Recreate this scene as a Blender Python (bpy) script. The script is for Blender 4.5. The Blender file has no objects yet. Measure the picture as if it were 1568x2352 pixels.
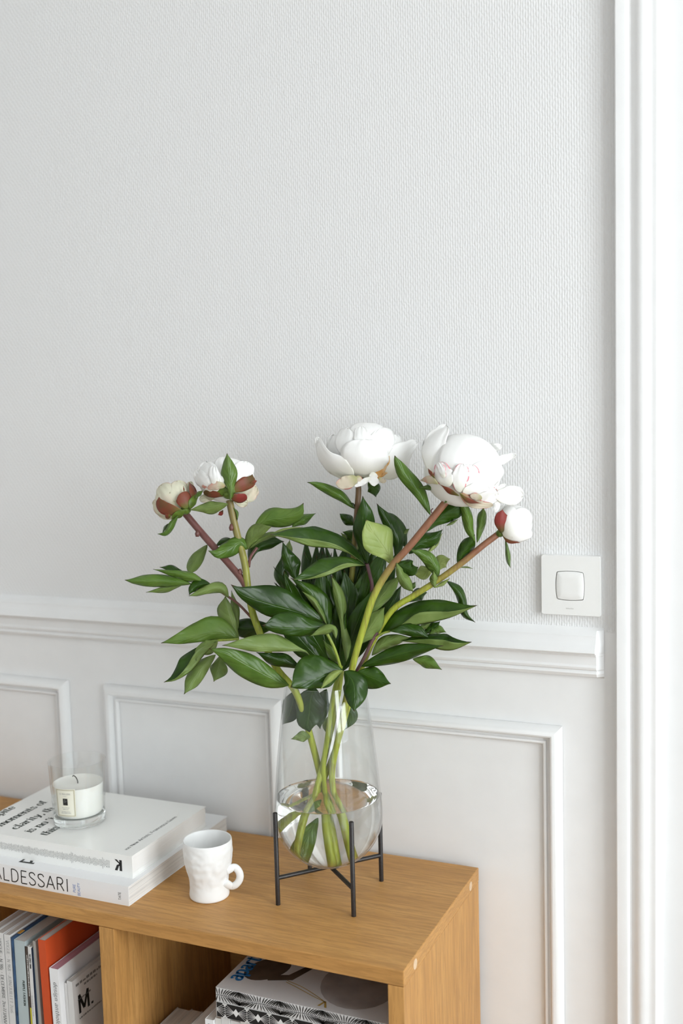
import bpy, bmesh, math, random
from mathutils import Vector, Matrix, noise
random.seed(7)
rad = math.radians
sc = bpy.context.scene
COL = sc.collection

# ------------------------------------------------------------------ camera
F_PX, W_PX, H_PX = 2508.3, 1568.0, 2352.0
CAM = Vector((0.0, -1.43, 1.40))
yaw, pitch, roll = rad(23.764), rad(5.5585), rad(-1.5363)
fwd = Vector((-math.sin(yaw) * math.cos(pitch), math.cos(yaw) * math.cos(pitch), -math.sin(pitch)))
_r = Vector((math.cos(yaw), math.sin(yaw), 0)); _u = _r.cross(fwd)
cr = _r * math.cos(roll) + _u * math.sin(roll)
cu = -_r * math.sin(roll) + _u * math.cos(roll)
cam_d = bpy.data.cameras.new('camera'); cam = bpy.data.objects.new('camera', cam_d); COL.objects.link(cam)
m = Matrix.Identity(4)
for i in range(3):
    m[i][0], m[i][1], m[i][2], m[i][3] = cr[i], cu[i], -fwd[i], CAM[i]
cam.matrix_world = m
cam_d.sensor_fit = 'VERTICAL'; cam_d.sensor_height = 36.0; cam_d.lens = F_PX / H_PX * 36.0
cam_d.clip_start = 0.05
DV = 1.4606                                   # camera depth of the vase axis
cam_d.dof.use_dof = True; cam_d.dof.focus_distance = 1.42; cam_d.dof.aperture_fstop = 3.2
sc.camera = cam

# ------------------------------------------------------------------ light and exposure
world = bpy.data.worlds.new('sky'); sc.world = world; world.use_nodes = True
world.node_tree.nodes['Background'].inputs[0].default_value = (0.80, 0.90, 1.0, 1)
world.node_tree.nodes['Background'].inputs[1].default_value = 1.6
ROOM_L, ROOM_R, ROOM_F, ROOM_H = -2.7, 1.35, -4.3, 2.95
WINDOWS = [(-1.85, -0.50), (-3.75, -2.40)]     # y spans of the right wall's french windows; the farther one is made up
WIN_Z0, WIN_Z1 = 0.06, 2.72
# daylight enters from the right, as the shadows and the paned window mirrored in the vase show; the lamp stands outside that window
y0, y1 = WINDOWS[0]
ld = bpy.data.lights.new('window_right_offscreen', 'AREA'); lo = bpy.data.objects.new('window_right_offscreen', ld); COL.objects.link(lo)
ld.shape = 'RECTANGLE'; ld.size = y1 - y0 + 0.6; ld.size_y = 3.5
ld.energy = 190; ld.color = (0.955, 0.978, 1.0)
lo.location = (ROOM_R + 0.85, (y0 + y1) / 2, 1.75)
lo.rotation_euler = Vector((-1, 0, -0.30)).to_track_quat('-Z', 'Z').to_euler()     # skylight comes down through the window
vs = sc.view_settings
vs.view_transform = 'Standard'; vs.look = 'None'; vs.gamma = 1.0; vs.use_curve_mapping = False
vs.exposure = 0.29
sc.cycles.max_bounces = 12; sc.cycles.diffuse_bounces = 5; sc.cycles.transparent_max_bounces = 20
sc.cycles.transmission_bounces = 12; sc.cycles.glossy_bounces = 6
sc.cycles.sample_clamp_indirect = 6.0

# ------------------------------------------------------------------ pixels to places
def ray(px, py):
    return fwd + cr * ((px - W_PX / 2) / F_PX) - cu * ((py - H_PX / 2) / F_PX)
def at_d(px, py, d): return CAM + ray(px, py) * d
def on_y(px, py, y):
    r = ray(px, py); return CAM + r * ((y - CAM.y) / r.y)
def on_z(px, py, z):
    r = ray(px, py); return CAM + r * ((z - CAM.z) / r.z)

# ------------------------------------------------------------------ materials
MATS = {}
def nodes(name):
    m = bpy.data.materials.new(name); m.use_nodes = True
    nt = m.node_tree; return m, nt, nt.nodes['Principled BSDF'], nt.nodes['Material Output']
def link(nt, a, b): nt.links.new(a, b)
def N(nt, t, **kw):
    n = nt.nodes.new(t)
    for k, v in kw.items():
        if k in n.inputs: n.inputs[k].default_value = v
        else: setattr(n, k, v)
    return n
def math_(nt, op, a, b=None, c=None):
    n = nt.nodes.new('ShaderNodeMath'); n.operation = op
    for i, v in enumerate((a, b, c)):
        if v is None: continue
        if isinstance(v, (int, float)): n.inputs[i].default_value = v
        else: nt.links.new(v, n.inputs[i])
    return n.outputs[0]
def ramp(nt, fac, stops, interp='LINEAR'):
    n = nt.nodes.new('ShaderNodeValToRGB'); n.color_ramp.interpolation = interp
    e = n.color_ramp.elements
    while len(e) < len(stops): e.new(0.5)
    for i, (p, c) in enumerate(stops):
        e[i].position = p; e[i].color = (*c, 1)
    nt.links.new(fac, n.inputs[0]); return n.outputs[0]
def mixc(nt, fac, a, b):
    n = nt.nodes.new('ShaderNodeMix'); n.data_type = 'RGBA'
    for s, v in (('Factor', fac),):
        if isinstance(v, (int, float)): n.inputs[0].default_value = v
        else: nt.links.new(v, n.inputs[0])
    for idx, v in ((6, a), (7, b)):
        if isinstance(v, tuple): n.inputs[idx].default_value = (*v[:3], 1)
        else: nt.links.new(v, n.inputs[idx])
    return n.outputs[2]
def plain(name, col, rough=0.5, spec=0.5, metal=0.0, noise=0.0, nscale=60, bump=0.0, coat=0.0):
    m, nt, b, o = nodes(name)
    tc = N(nt, 'ShaderNodeTexCoord')
    nz = N(nt, 'ShaderNodeTexNoise', Scale=nscale, Detail=4.0); link(nt, tc.outputs['Object'], nz.inputs['Vector'])
    a = tuple(max(0, c * (1 - noise)) for c in col); c2 = tuple(min(1, c * (1 + noise)) for c in col)
    link(nt, ramp(nt, nz.outputs['Fac'], [(0.3, a), (0.7, c2)]), b.inputs['Base Color'])
    b.inputs['Roughness'].default_value = rough; b.inputs['Metallic'].default_value = metal
    b.inputs['Specular IOR Level'].default_value = spec; b.inputs['Coat Weight'].default_value = coat
    if bump:
        bp = N(nt, 'ShaderNodeBump', Strength=1.0, Distance=bump); link(nt, nz.outputs['Fac'], bp.inputs['Height'])
        link(nt, bp.outputs[0], b.inputs['Normal'])
    MATS[name] = m; return m

plain('paint_white', (0.85, 0.85, 0.85), 0.42, 0.4, noise=0.015, nscale=25, bump=0.0006)
plain('casing_paint', (0.85, 0.85, 0.85), 0.35, 0.45, noise=0.012, nscale=30, bump=0.0005)
plain('ceiling_paint', (0.82, 0.82, 0.81), 0.9, 0.1)
plain('door_paint', (0.85, 0.85, 0.85), 0.4, 0.4, noise=0.01, nscale=20, bump=0.0004)
plain('switch_plastic', (0.88, 0.88, 0.865), 0.35, 0.5, noise=0.005)
plain('mark_grey', (0.62, 0.62, 0.60), 0.5)
plain('black_metal', (0.022, 0.018, 0.017), 0.42, 0.5, noise=0.3, nscale=400)
plain('ceramic_white', (0.86, 0.86, 0.85), 0.55, 0.35, noise=0.005)
plain('ink_black', (0.012, 0.012, 0.012), 0.5)
plain('ink_green_black', (0.012, 0.030, 0.022), 0.4)
plain('ink_grey', (0.22, 0.22, 0.22), 0.6)
plain('ink_light', (0.42, 0.42, 0.41), 0.6)
plain('ink_blue', (0.09, 0.20, 0.55), 0.5)
plain('ink_cyan', (0.012, 0.16, 0.42), 0.5)
plain('ink_white', (0.80, 0.79, 0.78), 0.5)
plain('ink_gold', (0.40, 0.26, 0.06), 0.5)
plain('ink_skin', (0.36, 0.33, 0.32), 0.5, noise=0.2, nscale=30)
plain('ink_brown', (0.07, 0.045, 0.03), 0.6, noise=0.4, nscale=40)
plain('cover_gloss_white', (0.90, 0.90, 0.875), 0.16, 0.5)
plain('cover_white', (0.87, 0.87, 0.88), 0.32, 0.5)
plain('cover_matte_white', (0.72, 0.71, 0.70), 0.55, 0.3)
plain('cover_warm_white', (0.70, 0.68, 0.65), 0.5, 0.3)
plain('cover_grey_photo', (0.62, 0.61, 0.61), 0.35, 0.4, noise=0.08, nscale=12)
plain('cover_orange', (0.62, 0.085, 0.022), 0.5, 0.4)
plain('cover_pale_blue', (0.47, 0.54, 0.55), 0.5, 0.3)
plain('cover_navy', (0.035, 0.075, 0.15), 0.4, 0.4, noise=0.4, nscale=50)
plain('cover_brown', (0.075, 0.058, 0.048), 0.5, 0.3)
plain('cover_dark_blue', (0.012, 0.020, 0.045), 0.5, 0.3)
plain('cover_steel_blue', (0.14, 0.21, 0.28), 0.5, 0.3)
plain('cover_grey', (0.40, 0.38, 0.35), 0.6, 0.3)
plain('cover_black', (0.010, 0.010, 0.011), 0.5, 0.4)
plain('cover_red', (0.50, 0.035, 0.022), 0.45, 0.4)
plain('label_yellow', (0.62, 0.55, 0.03), 0.5)
plain('label_amber', (0.65, 0.33, 0.05), 0.5)
plain('wick_black', (0.03, 0.03, 0.03), 0.9)
plain('label_cream', (0.80, 0.78, 0.66), 0.6, 0.3)
plain('label_rule', (0.45, 0.41, 0.28), 0.5)
plain('dowel_wood', (0.68, 0.50, 0.33), 0.6, 0.3, noise=0.08, nscale=300)
plain('floor_oak', (0.42, 0.33, 0.25), 0.45, 0.4, noise=0.2, nscale=8)

def pages_mat(name, col, scale):
    m, nt, b, o = nodes(name)
    tc = N(nt, 'ShaderNodeTexCoord'); mp = N(nt, 'ShaderNodeMapping')
    mp.inputs['Scale'].default_value = scale; link(nt, tc.outputs['Object'], mp.inputs['Vector'])
    nz = N(nt, 'ShaderNodeTexNoise', Scale=1.0, Detail=3.0); link(nt, mp.outputs[0], nz.inputs['Vector'])
    d = tuple(c * 0.80 for c in col)
    link(nt, ramp(nt, nz.outputs['Fac'], [(0.36, d), (0.55, col)]), b.inputs['Base Color'])
    b.inputs['Roughness'].default_value = 0.8; b.inputs['Specular IOR Level'].default_value = 0.2
    bp = N(nt, 'ShaderNodeBump', Strength=0.5, Distance=0.0006); link(nt, nz.outputs['Fac'], bp.inputs['Height'])
    link(nt, bp.outputs[0], b.inputs['Normal']); MATS[name] = m
def pages_smooth():
    plain('pages_white', (0.84, 0.83, 0.81), 0.75, 0.2, noise=0.03, nscale=15, bump=0.0006)
pages_smooth()
pages_mat('pages_flat', (0.78, 0.765, 0.74), (3, 3, 900))          # leaves stacked in z
pages_mat('pages_upright', (0.70, 0.675, 0.65), (900, 3, 3))        # leaves stacked in x
pages_mat('pages_pink', (0.62, 0.36, 0.45), (900, 3, 3))
pages_mat('pages_pale', (0.66, 0.62, 0.58), (700, 3, 3))

def wood(name, scale, c0, c1, c2):
    m, nt, b, o = nodes(name)
    tc = N(nt, 'ShaderNodeTexCoord')
    def layer(mult, detail, rough=0.6):
        mp = N(nt, 'ShaderNodeMapping'); mp.inputs['Scale'].default_value = tuple(s * mult for s in scale)
        link(nt, tc.outputs['Object'], mp.inputs['Vector'])
        nz = N(nt, 'ShaderNodeTexNoise', Scale=1.0, Detail=detail, Roughness=rough, Distortion=0.35)
        link(nt, mp.outputs[0], nz.inputs['Vector']); return nz.outputs['Fac']
    big, fine, pores = layer(0.45, 4), layer(4.2, 4), layer(13.0, 2)
    base = ramp(nt, big, [(0.30, c0), (0.50, c1), (0.70, c2)])
    f = math_(nt, 'MULTIPLY', fine, 1.0)
    dark = tuple(c * 0.66 for c in c0)
    col = mixc(nt, math_(nt, 'MULTIPLY', ramp(nt, f, [(0.38, (1, 1, 1)), (0.58, (0, 0, 0))]), 0.50), base, dark)
    col = mixc(nt, math_(nt, 'MULTIPLY', ramp(nt, pores, [(0.30, (1, 1, 1)), (0.42, (0, 0, 0))]), 0.50), col, dark)
    link(nt, col, b.inputs['Base Color'])
    b.inputs['Roughness'].default_value = 0.48; b.inputs['Specular IOR Level'].default_value = 0.35
    bp = N(nt, 'ShaderNodeBump', Strength=0.35, Distance=0.0006); link(nt, pores, bp.inputs['Height'])
    link(nt, bp.outputs[0], b.inputs['Normal']); MATS[name] = m
OAK = ((0.48, 0.240, 0.072), (0.56, 0.290, 0.090), (0.62, 0.335, 0.112))     # the same oak on every board
wood('oak_along', (4.5, 55, 55), *OAK)
wood('oak_upright', (60, 60, 4.0), *OAK)
wood('oak_side', (40, 42, 2.6), *OAK)
wood('oak_end', (30, 14, 120), *OAK)

def wallpaper():
    m, nt, b, o = nodes('wallpaper')
    tc = N(nt, 'ShaderNodeTexCoord')
    sp = N(nt, 'ShaderNodeSeparateXYZ'); link(nt, tc.outputs['Object'], sp.inputs[0])
    nz = N(nt, 'ShaderNodeTexNoise', Scale=95.0, Detail=2.0); link(nt, tc.outputs['Object'], nz.inputs['Vector'])
    nb = N(nt, 'ShaderNodeTexNoise', Scale=420.0, Detail=2.0); link(nt, tc.outputs['Object'], nb.inputs['Vector'])
    # vertical threads 3.3 mm apart, broken into staggered 11 mm floats
    u = math_(nt, 'ADD', math_(nt, 'MULTIPLY', sp.outputs[0], 1 / 0.0034), math_(nt, 'MULTIPLY', nz.outputs['Fac'], 0.7))
    par = math_(nt, 'MODULO', math_(nt, 'FLOOR', math_(nt, 'ADD', u, 4000.0)), 2.0)
    v = math_(nt, 'ADD', math_(nt, 'ADD', math_(nt, 'MULTIPLY', sp.outputs[2], 1 / 0.0095), math_(nt, 'MULTIPLY', par, 0.5)), math_(nt, 'MULTIPLY', nz.outputs['Fac'], 1.0))
    hx = math_(nt, 'SINE', math_(nt, 'MULTIPLY', math_(nt, 'FRACT', u), math.pi))
    hz = math_(nt, 'SINE', math_(nt, 'MULTIPLY', math_(nt, 'FRACT', v), math.pi))
    h = math_(nt, 'ADD', math_(nt, 'MULTIPLY', hx, math_(nt, 'ADD', math_(nt, 'MULTIPLY', hz, 0.92), 0.08)), math_(nt, 'MULTIPLY', nb.outputs['Fac'], 0.35))
    bp = N(nt, 'ShaderNodeBump', Strength=0.46, Distance=0.00085); link(nt, h, bp.inputs['Height'])
    link(nt, bp.outputs[0], b.inputs['Normal'])
    b.inputs['Base Color'].default_value = (0.82, 0.82, 0.82, 1)
    b.inputs['Roughness'].default_value = 0.75; b.inputs['Specular IOR Level'].default_value = 0.2
    MATS['wallpaper'] = m
wallpaper()

def clear_wall(name, tint=(1, 1, 1), ior=1.45, rough=0.0, gain=1.0):
    """thin clear glass: passes light straight, reflects by Fresnel"""
    m, nt, b, o = nodes(name); nt.nodes.remove(b)
    geo = N(nt, 'ShaderNodeNewGeometry'); dt = N(nt, 'ShaderNodeVectorMath', operation='DOT_PRODUCT')
    link(nt, geo.outputs['Normal'], dt.inputs[0]); link(nt, geo.outputs['Incoming'], dt.inputs[1])
    f0 = ((ior - 1) / (ior + 1)) ** 2
    sch = math_(nt, 'POWER', math_(nt, 'SUBTRACT', 1.0, math_(nt, 'ABSOLUTE', dt.outputs['Value'])), 5.0)   # Schlick, the same from both sides of the thin wall
    fac = math_(nt, 'ADD', math_(nt, 'MULTIPLY', sch, 1 - f0), f0)
    t = N(nt, 'ShaderNodeBsdfTransparent')      # a slanting look goes through more glass and is dimmed
    graze = math_(nt, 'POWER', math_(nt, 'SUBTRACT', 1.0, math_(nt, 'ABSOLUTE', dt.outputs['Value'])), 3.0)
    link(nt, mixc(nt, graze, tint, tuple(c * 0.80 for c in tint)), t.inputs[0])
    g = N(nt, 'ShaderNodeBsdfGlossy', Roughness=rough); g.inputs[0].default_value = (1, 1, 1, 1)
    mx = N(nt, 'ShaderNodeMixShader'); link(nt, math_(nt, 'MULTIPLY', fac, gain), mx.inputs[0])
    link(nt, t.outputs[0], mx.inputs[1]); link(nt, g.outputs[0], mx.inputs[2]); link(nt, mx.outputs[0], o.inputs[0])
    MATS[name] = m
clear_wall('glass_thin', (0.985, 0.99, 0.985), ior=1.43)
clear_wall('glass_pane', (0.98, 0.99, 0.985))
def refractive(name, col, ior):
    m, nt, b, o = nodes(name); nt.nodes.remove(b)
    g = N(nt, 'ShaderNodeBsdfGlass', IOR=ior, Roughness=0.0); g.inputs[0].default_value = (*col, 1)
    link(nt, g.outputs[0], o.inputs[0]); MATS[name] = m
refractive('water_clear', (1, 1, 1), 1.33)
refractive('glass_solid', (0.99, 1, 0.995), 1.47)

def wax():
    m, nt, b, o = nodes('candle_wax')
    tc = N(nt, 'ShaderNodeTexCoord'); nz = N(nt, 'ShaderNodeTexNoise', Scale=25.0); link(nt, tc.outputs['Object'], nz.inputs['Vector'])
    link(nt, ramp(nt, nz.outputs['Fac'], [(0.3, (0.86, 0.85, 0.81)), (0.7, (0.90, 0.89, 0.86))]), b.inputs['Base Color'])
    b.inputs['Roughness'].default_value = 0.45; b.inputs['Subsurface Weight'].default_value = 0.15
    b.inputs['Subsurface Radius'].default_value = (0.01, 0.008, 0.006); MATS['candle_wax'] = m
wax()

def leaf_mat(name, cols, vein, rough, spec, bump, transl=0.0, coat=0.0):
    m, nt, b, o = nodes(name)
    uv = N(nt, 'ShaderNodeUVMap'); sp = N(nt, 'ShaderNodeSeparateXYZ'); link(nt, uv.outputs[0], sp.inputs[0])
    tc = N(nt, 'ShaderNodeTexCoord'); nz = N(nt, 'ShaderNodeTexNoise', Scale=45.0, Detail=4.0); link(nt, tc.outputs['Object'], nz.inputs['Vector'])
    nz2 = N(nt, 'ShaderNodeTexNoise', Scale=140.0, Detail=2.0); link(nt, tc.outputs['Object'], nz2.inputs['Vector'])
    oi = N(nt, 'ShaderNodeObjectInfo')
    ax = math_(nt, 'ABSOLUTE', math_(nt, 'SUBTRACT', sp.outputs[0], 0.5))            # 0 at the midrib, 0.5 at the edge
    lat = math_(nt, 'FRACT', math_(nt, 'SUBTRACT', math_(nt, 'MULTIPLY', sp.outputs[1], 5.5), math_(nt, 'MULTIPLY', math_(nt, 'ADD', ax, math_(nt, 'MULTIPLY', nz.outputs['Fac'], 0.12)), 4.0)))
    lat = math_(nt, 'ABSOLUTE', math_(nt, 'SUBTRACT', lat, 0.5))                     # 0 on a side vein
    v1 = ramp(nt, lat, [(0.0, (1, 1, 1)), (0.055, (0, 0, 0))])
    v0 = ramp(nt, ax, [(0.0, (1, 1, 1)), (0.028, (0, 0, 0))])
    v = math_(nt, 'MAXIMUM', v0, math_(nt, 'MULTIPLY', v1, 0.16))
    k = math_(nt, 'ADD', math_(nt, 'MULTIPLY', nz.outputs['Fac'], 0.75), math_(nt, 'MULTIPLY', oi.outputs['Random'], 0.25))
    base = ramp(nt, k, [(0.25, cols[0]), (0.50, cols[1]), (0.75, cols[2])])
    col = mixc(nt, math_(nt, 'MULTIPLY', v, 0.6), base, vein)
    link(nt, mixc(nt, ramp(nt, sp.outputs[1], [(0.955, (0, 0, 0)), (0.99, (1, 1, 1))]), col, (0.055, 0.016, 0.010)), b.inputs['Base Color'])
    h = math_(nt, 'ADD', math_(nt, 'SMOOTH_MIN', lat, 0.30, 0.2), math_(nt, 'MULTIPLY', nz2.outputs['Fac'], 0.35))
    h = math_(nt, 'SUBTRACT', h, math_(nt, 'MULTIPLY', v0, 0.35))
    bp = N(nt, 'ShaderNodeBump', Strength=1.0, Distance=bump); link(nt, h, bp.inputs['Height']); link(nt, bp.outputs[0], b.inputs['Normal'])
    b.inputs['Roughness'].default_value = rough; b.inputs['Specular IOR Level'].default_value = spec
    b.inputs['Coat Weight'].default_value = coat; b.inputs['Coat Roughness'].default_value = 0.25
    if transl:
        tr = N(nt, 'ShaderNodeBsdfTranslucent'); tr.inputs[0].default_value = (*[min(1, c * 1.6) for c in cols[1]], 1)
        mx = N(nt, 'ShaderNodeMixShader'); mx.inputs[0].default_value = transl
        link(nt, b.outputs[0], mx.inputs[1]); link(nt, tr.outputs[0], mx.inputs[2]); link(nt, mx.outputs[0], o.inputs[0])
    MATS[name] = m
leaf_mat('leaf_top', ((0.009, 0.030, 0.001), (0.018, 0.054, 0.002), (0.036, 0.086, 0.005)), (0.055, 0.115, 0.015), 0.30, 0.32, 0.0006)
leaf_mat('leaf_under', ((0.120, 0.190, 0.040), (0.165, 0.240, 0.060), (0.210, 0.285, 0.080)), (0.23, 0.30, 0.10), 0.42, 0.35, 0.0007, 0.12)
leaf_mat('leaf_mid', ((0.060, 0.130, 0.014), (0.090, 0.170, 0.022), (0.125, 0.205, 0.034)), (0.15, 0.23, 0.06), 0.36, 0.40, 0.0009, 0.08)
leaf_mat('leaf_pale', ((0.25, 0.34, 0.080), (0.32, 0.40, 0.110), (0.39, 0.47, 0.155)), (0.38, 0.45, 0.18), 0.42, 0.35, 0.0009, 0.15)

def petal_mat(name, c0, c1, edge=None, edge_amt=0.0, patch=None, patch_amt=0.0, transl=0.28, rough=0.55):
    m, nt, b, o = nodes(name)
    uv = N(nt, 'ShaderNodeUVMap'); sp = N(nt, 'ShaderNodeSeparateXYZ'); link(nt, uv.outputs[0], sp.inputs[0])
    tc = N(nt, 'ShaderNodeTexCoord')
    nz = N(nt, 'ShaderNodeTexNoise', Scale=70.0, Detail=3.0); link(nt, tc.outputs['Object'], nz.inputs['Vector'])
    nz2 = N(nt, 'ShaderNodeTexNoise', Scale=38.0, Detail=2.0); link(nt, tc.outputs['Object'], nz2.inputs['Vector'])
    col = mixc(nt, ramp(nt, sp.outputs[1], [(0.05, (1, 1, 1)), (0.45, (0, 0, 0))]), c1, c0)     # c0 at the foot, c1 above
    if patch:
        col = mixc(nt, math_(nt, 'MULTIPLY', ramp(nt, nz2.outputs['Fac'], [(0.52, (0, 0, 0)), (0.66, (1, 1, 1))]), patch_amt), col, patch)
    if edge:
        ax = math_(nt, 'ABSOLUTE', math_(nt, 'SUBTRACT', sp.outputs[0], 0.5))
        e = math_(nt, 'MULTIPLY', ramp(nt, ax, [(0.40, (0, 0, 0)), (0.48, (1, 1, 1))]), ramp(nt, nz.outputs['Fac'], [(0.50, (0, 0, 0)), (0.57, (1, 1, 1))]))
        col = mixc(nt, math_(nt, 'MULTIPLY', e, edge_amt), col, edge)
    link(nt, col, b.inputs['Base Color']); b.inputs['Roughness'].default_value = rough; b.inputs['Specular IOR Level'].default_value = 0.25
    mp = N(nt, 'ShaderNodeMapping'); mp.inputs['Scale'].default_value = (26, 1.5, 1); link(nt, uv.outputs[0], mp.inputs[0])
    st = N(nt, 'ShaderNodeTexNoise', Scale=1.0, Detail=2.0); link(nt, mp.outputs[0], st.inputs['Vector'])
    bp = N(nt, 'ShaderNodeBump', Strength=0.4, Distance=0.00035); link(nt, st.outputs['Fac'], bp.inputs['Height']); link(nt, bp.outputs[0], b.inputs['Normal'])
    tr = N(nt, 'ShaderNodeBsdfTranslucent'); tr.inputs[0].default_value = (*c1, 1)
    mx = N(nt, 'ShaderNodeMixShader'); mx.inputs[0].default_value = transl
    link(nt, b.outputs[0], mx.inputs[1]); link(nt, tr.outputs[0], mx.inputs[2]); link(nt, mx.outputs[0], o.inputs[0])
    MATS[name] = m
petal_mat('petal_white', (0.90, 0.90, 0.80), (0.965, 0.96, 0.94), transl=0.07)
petal_mat('petal_red_edge', (0.88, 0.88, 0.76), (0.965, 0.955, 0.935), (0.70, 0.03, 0.10), 0.95, transl=0.07)
petal_mat('petal_cream', (0.70, 0.70, 0.42), (0.86, 0.84, 0.68), (0.65, 0.15, 0.15), 0.35, (0.85, 0.55, 0.48), 0.25)
petal_mat('petal_blush', (0.55, 0.56, 0.28), (0.78, 0.70, 0.56), (0.55, 0.02, 0.06), 0.9, (0.72, 0.20, 0.18), 0.75)
petal_mat('petal_orange', (0.80, 0.62, 0.36), (0.72, 0.38, 0.10), None, 0, (0.85, 0.70, 0.48), 0.7)
petal_mat('petal_pink', (0.70, 0.50, 0.38), (0.72, 0.18, 0.17), None, 0, (0.80, 0.55, 0.45), 0.5)
petal_mat('sepal', (0.12, 0.16, 0.025), (0.20, 0.055, 0.030), (0.36, 0.05, 0.045), 0.8, (0.10, 0.075, 0.025), 0.8, transl=0.05, rough=0.45)
petal_mat('sepal_red', (0.07, 0.075, 0.018), (0.24, 0.040, 0.032), (0.38, 0.06, 0.055), 0.5, (0.12, 0.060, 0.022), 0.8, transl=0.05, rough=0.45)
plain('calyx_green', (0.095, 0.155, 0.016), 0.45, 0.4, noise=0.35, nscale=120)

def stem_mat(name, low, high, z0, z1):
    m, nt, b, o = nodes(name)
    tc = N(nt, 'ShaderNodeTexCoord'); sp = N(nt, 'ShaderNodeSeparateXYZ'); link(nt, tc.outputs['Object'], sp.inputs[0])
    mp = N(nt, 'ShaderNodeMapping'); mp.inputs['Scale'].default_value = (260, 260, 22); link(nt, tc.outputs['Object'], mp.inputs[0])
    nz = N(nt, 'ShaderNodeTexNoise', Scale=1.0, Detail=3.0); link(nt, mp.outputs[0], nz.inputs['Vector'])
    t = N(nt, 'ShaderNodeMapRange'); t.inputs[1].default_value = z0; t.inputs[2].default_value = z1; link(nt, sp.outputs[2], t.inputs[0])
    col = mixc(nt, t.outputs[0], low, high)
    col = mixc(nt, math_(nt, 'MULTIPLY', ramp(nt, nz.outputs['Fac'], [(0.42, (0, 0, 0)), (0.65, (1, 1, 1))]), 0.45), col, tuple(c * 0.55 for c in high))
    link(nt, col, b.inputs['Base Color']); b.inputs['Roughness'].default_value = 0.42
    bp = N(nt, 'ShaderNodeBump', Strength=0.4, Distance=0.0005); link(nt, nz.outputs['Fac'], bp.inputs['Height']); link(nt, bp.outputs[0], b.inputs['Normal'])
    MATS[name] = m
GREEN = (0.36, 0.42, 0.04)
stem_mat('stem_olive', GREEN, (0.24, 0.19, 0.065), 1.12, 1.26)
stem_mat('stem_red', GREEN, (0.27, 0.115, 0.060), 1.15, 1.21)
stem_mat('stem_brown', GREEN, (0.15, 0.085, 0.035), 1.12, 1.24)
stem_mat('stem_maroon', (0.16, 0.085, 0.045), (0.17, 0.065, 0.055), 1.0, 1.2)
stem_mat('stem_green', GREEN, (0.22, 0.30, 0.05), 0.9, 1.2)
stem_mat('stalk_maroon', (0.10, 0.05, 0.035), (0.13, 0.06, 0.07), 1.0, 1.2)

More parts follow.
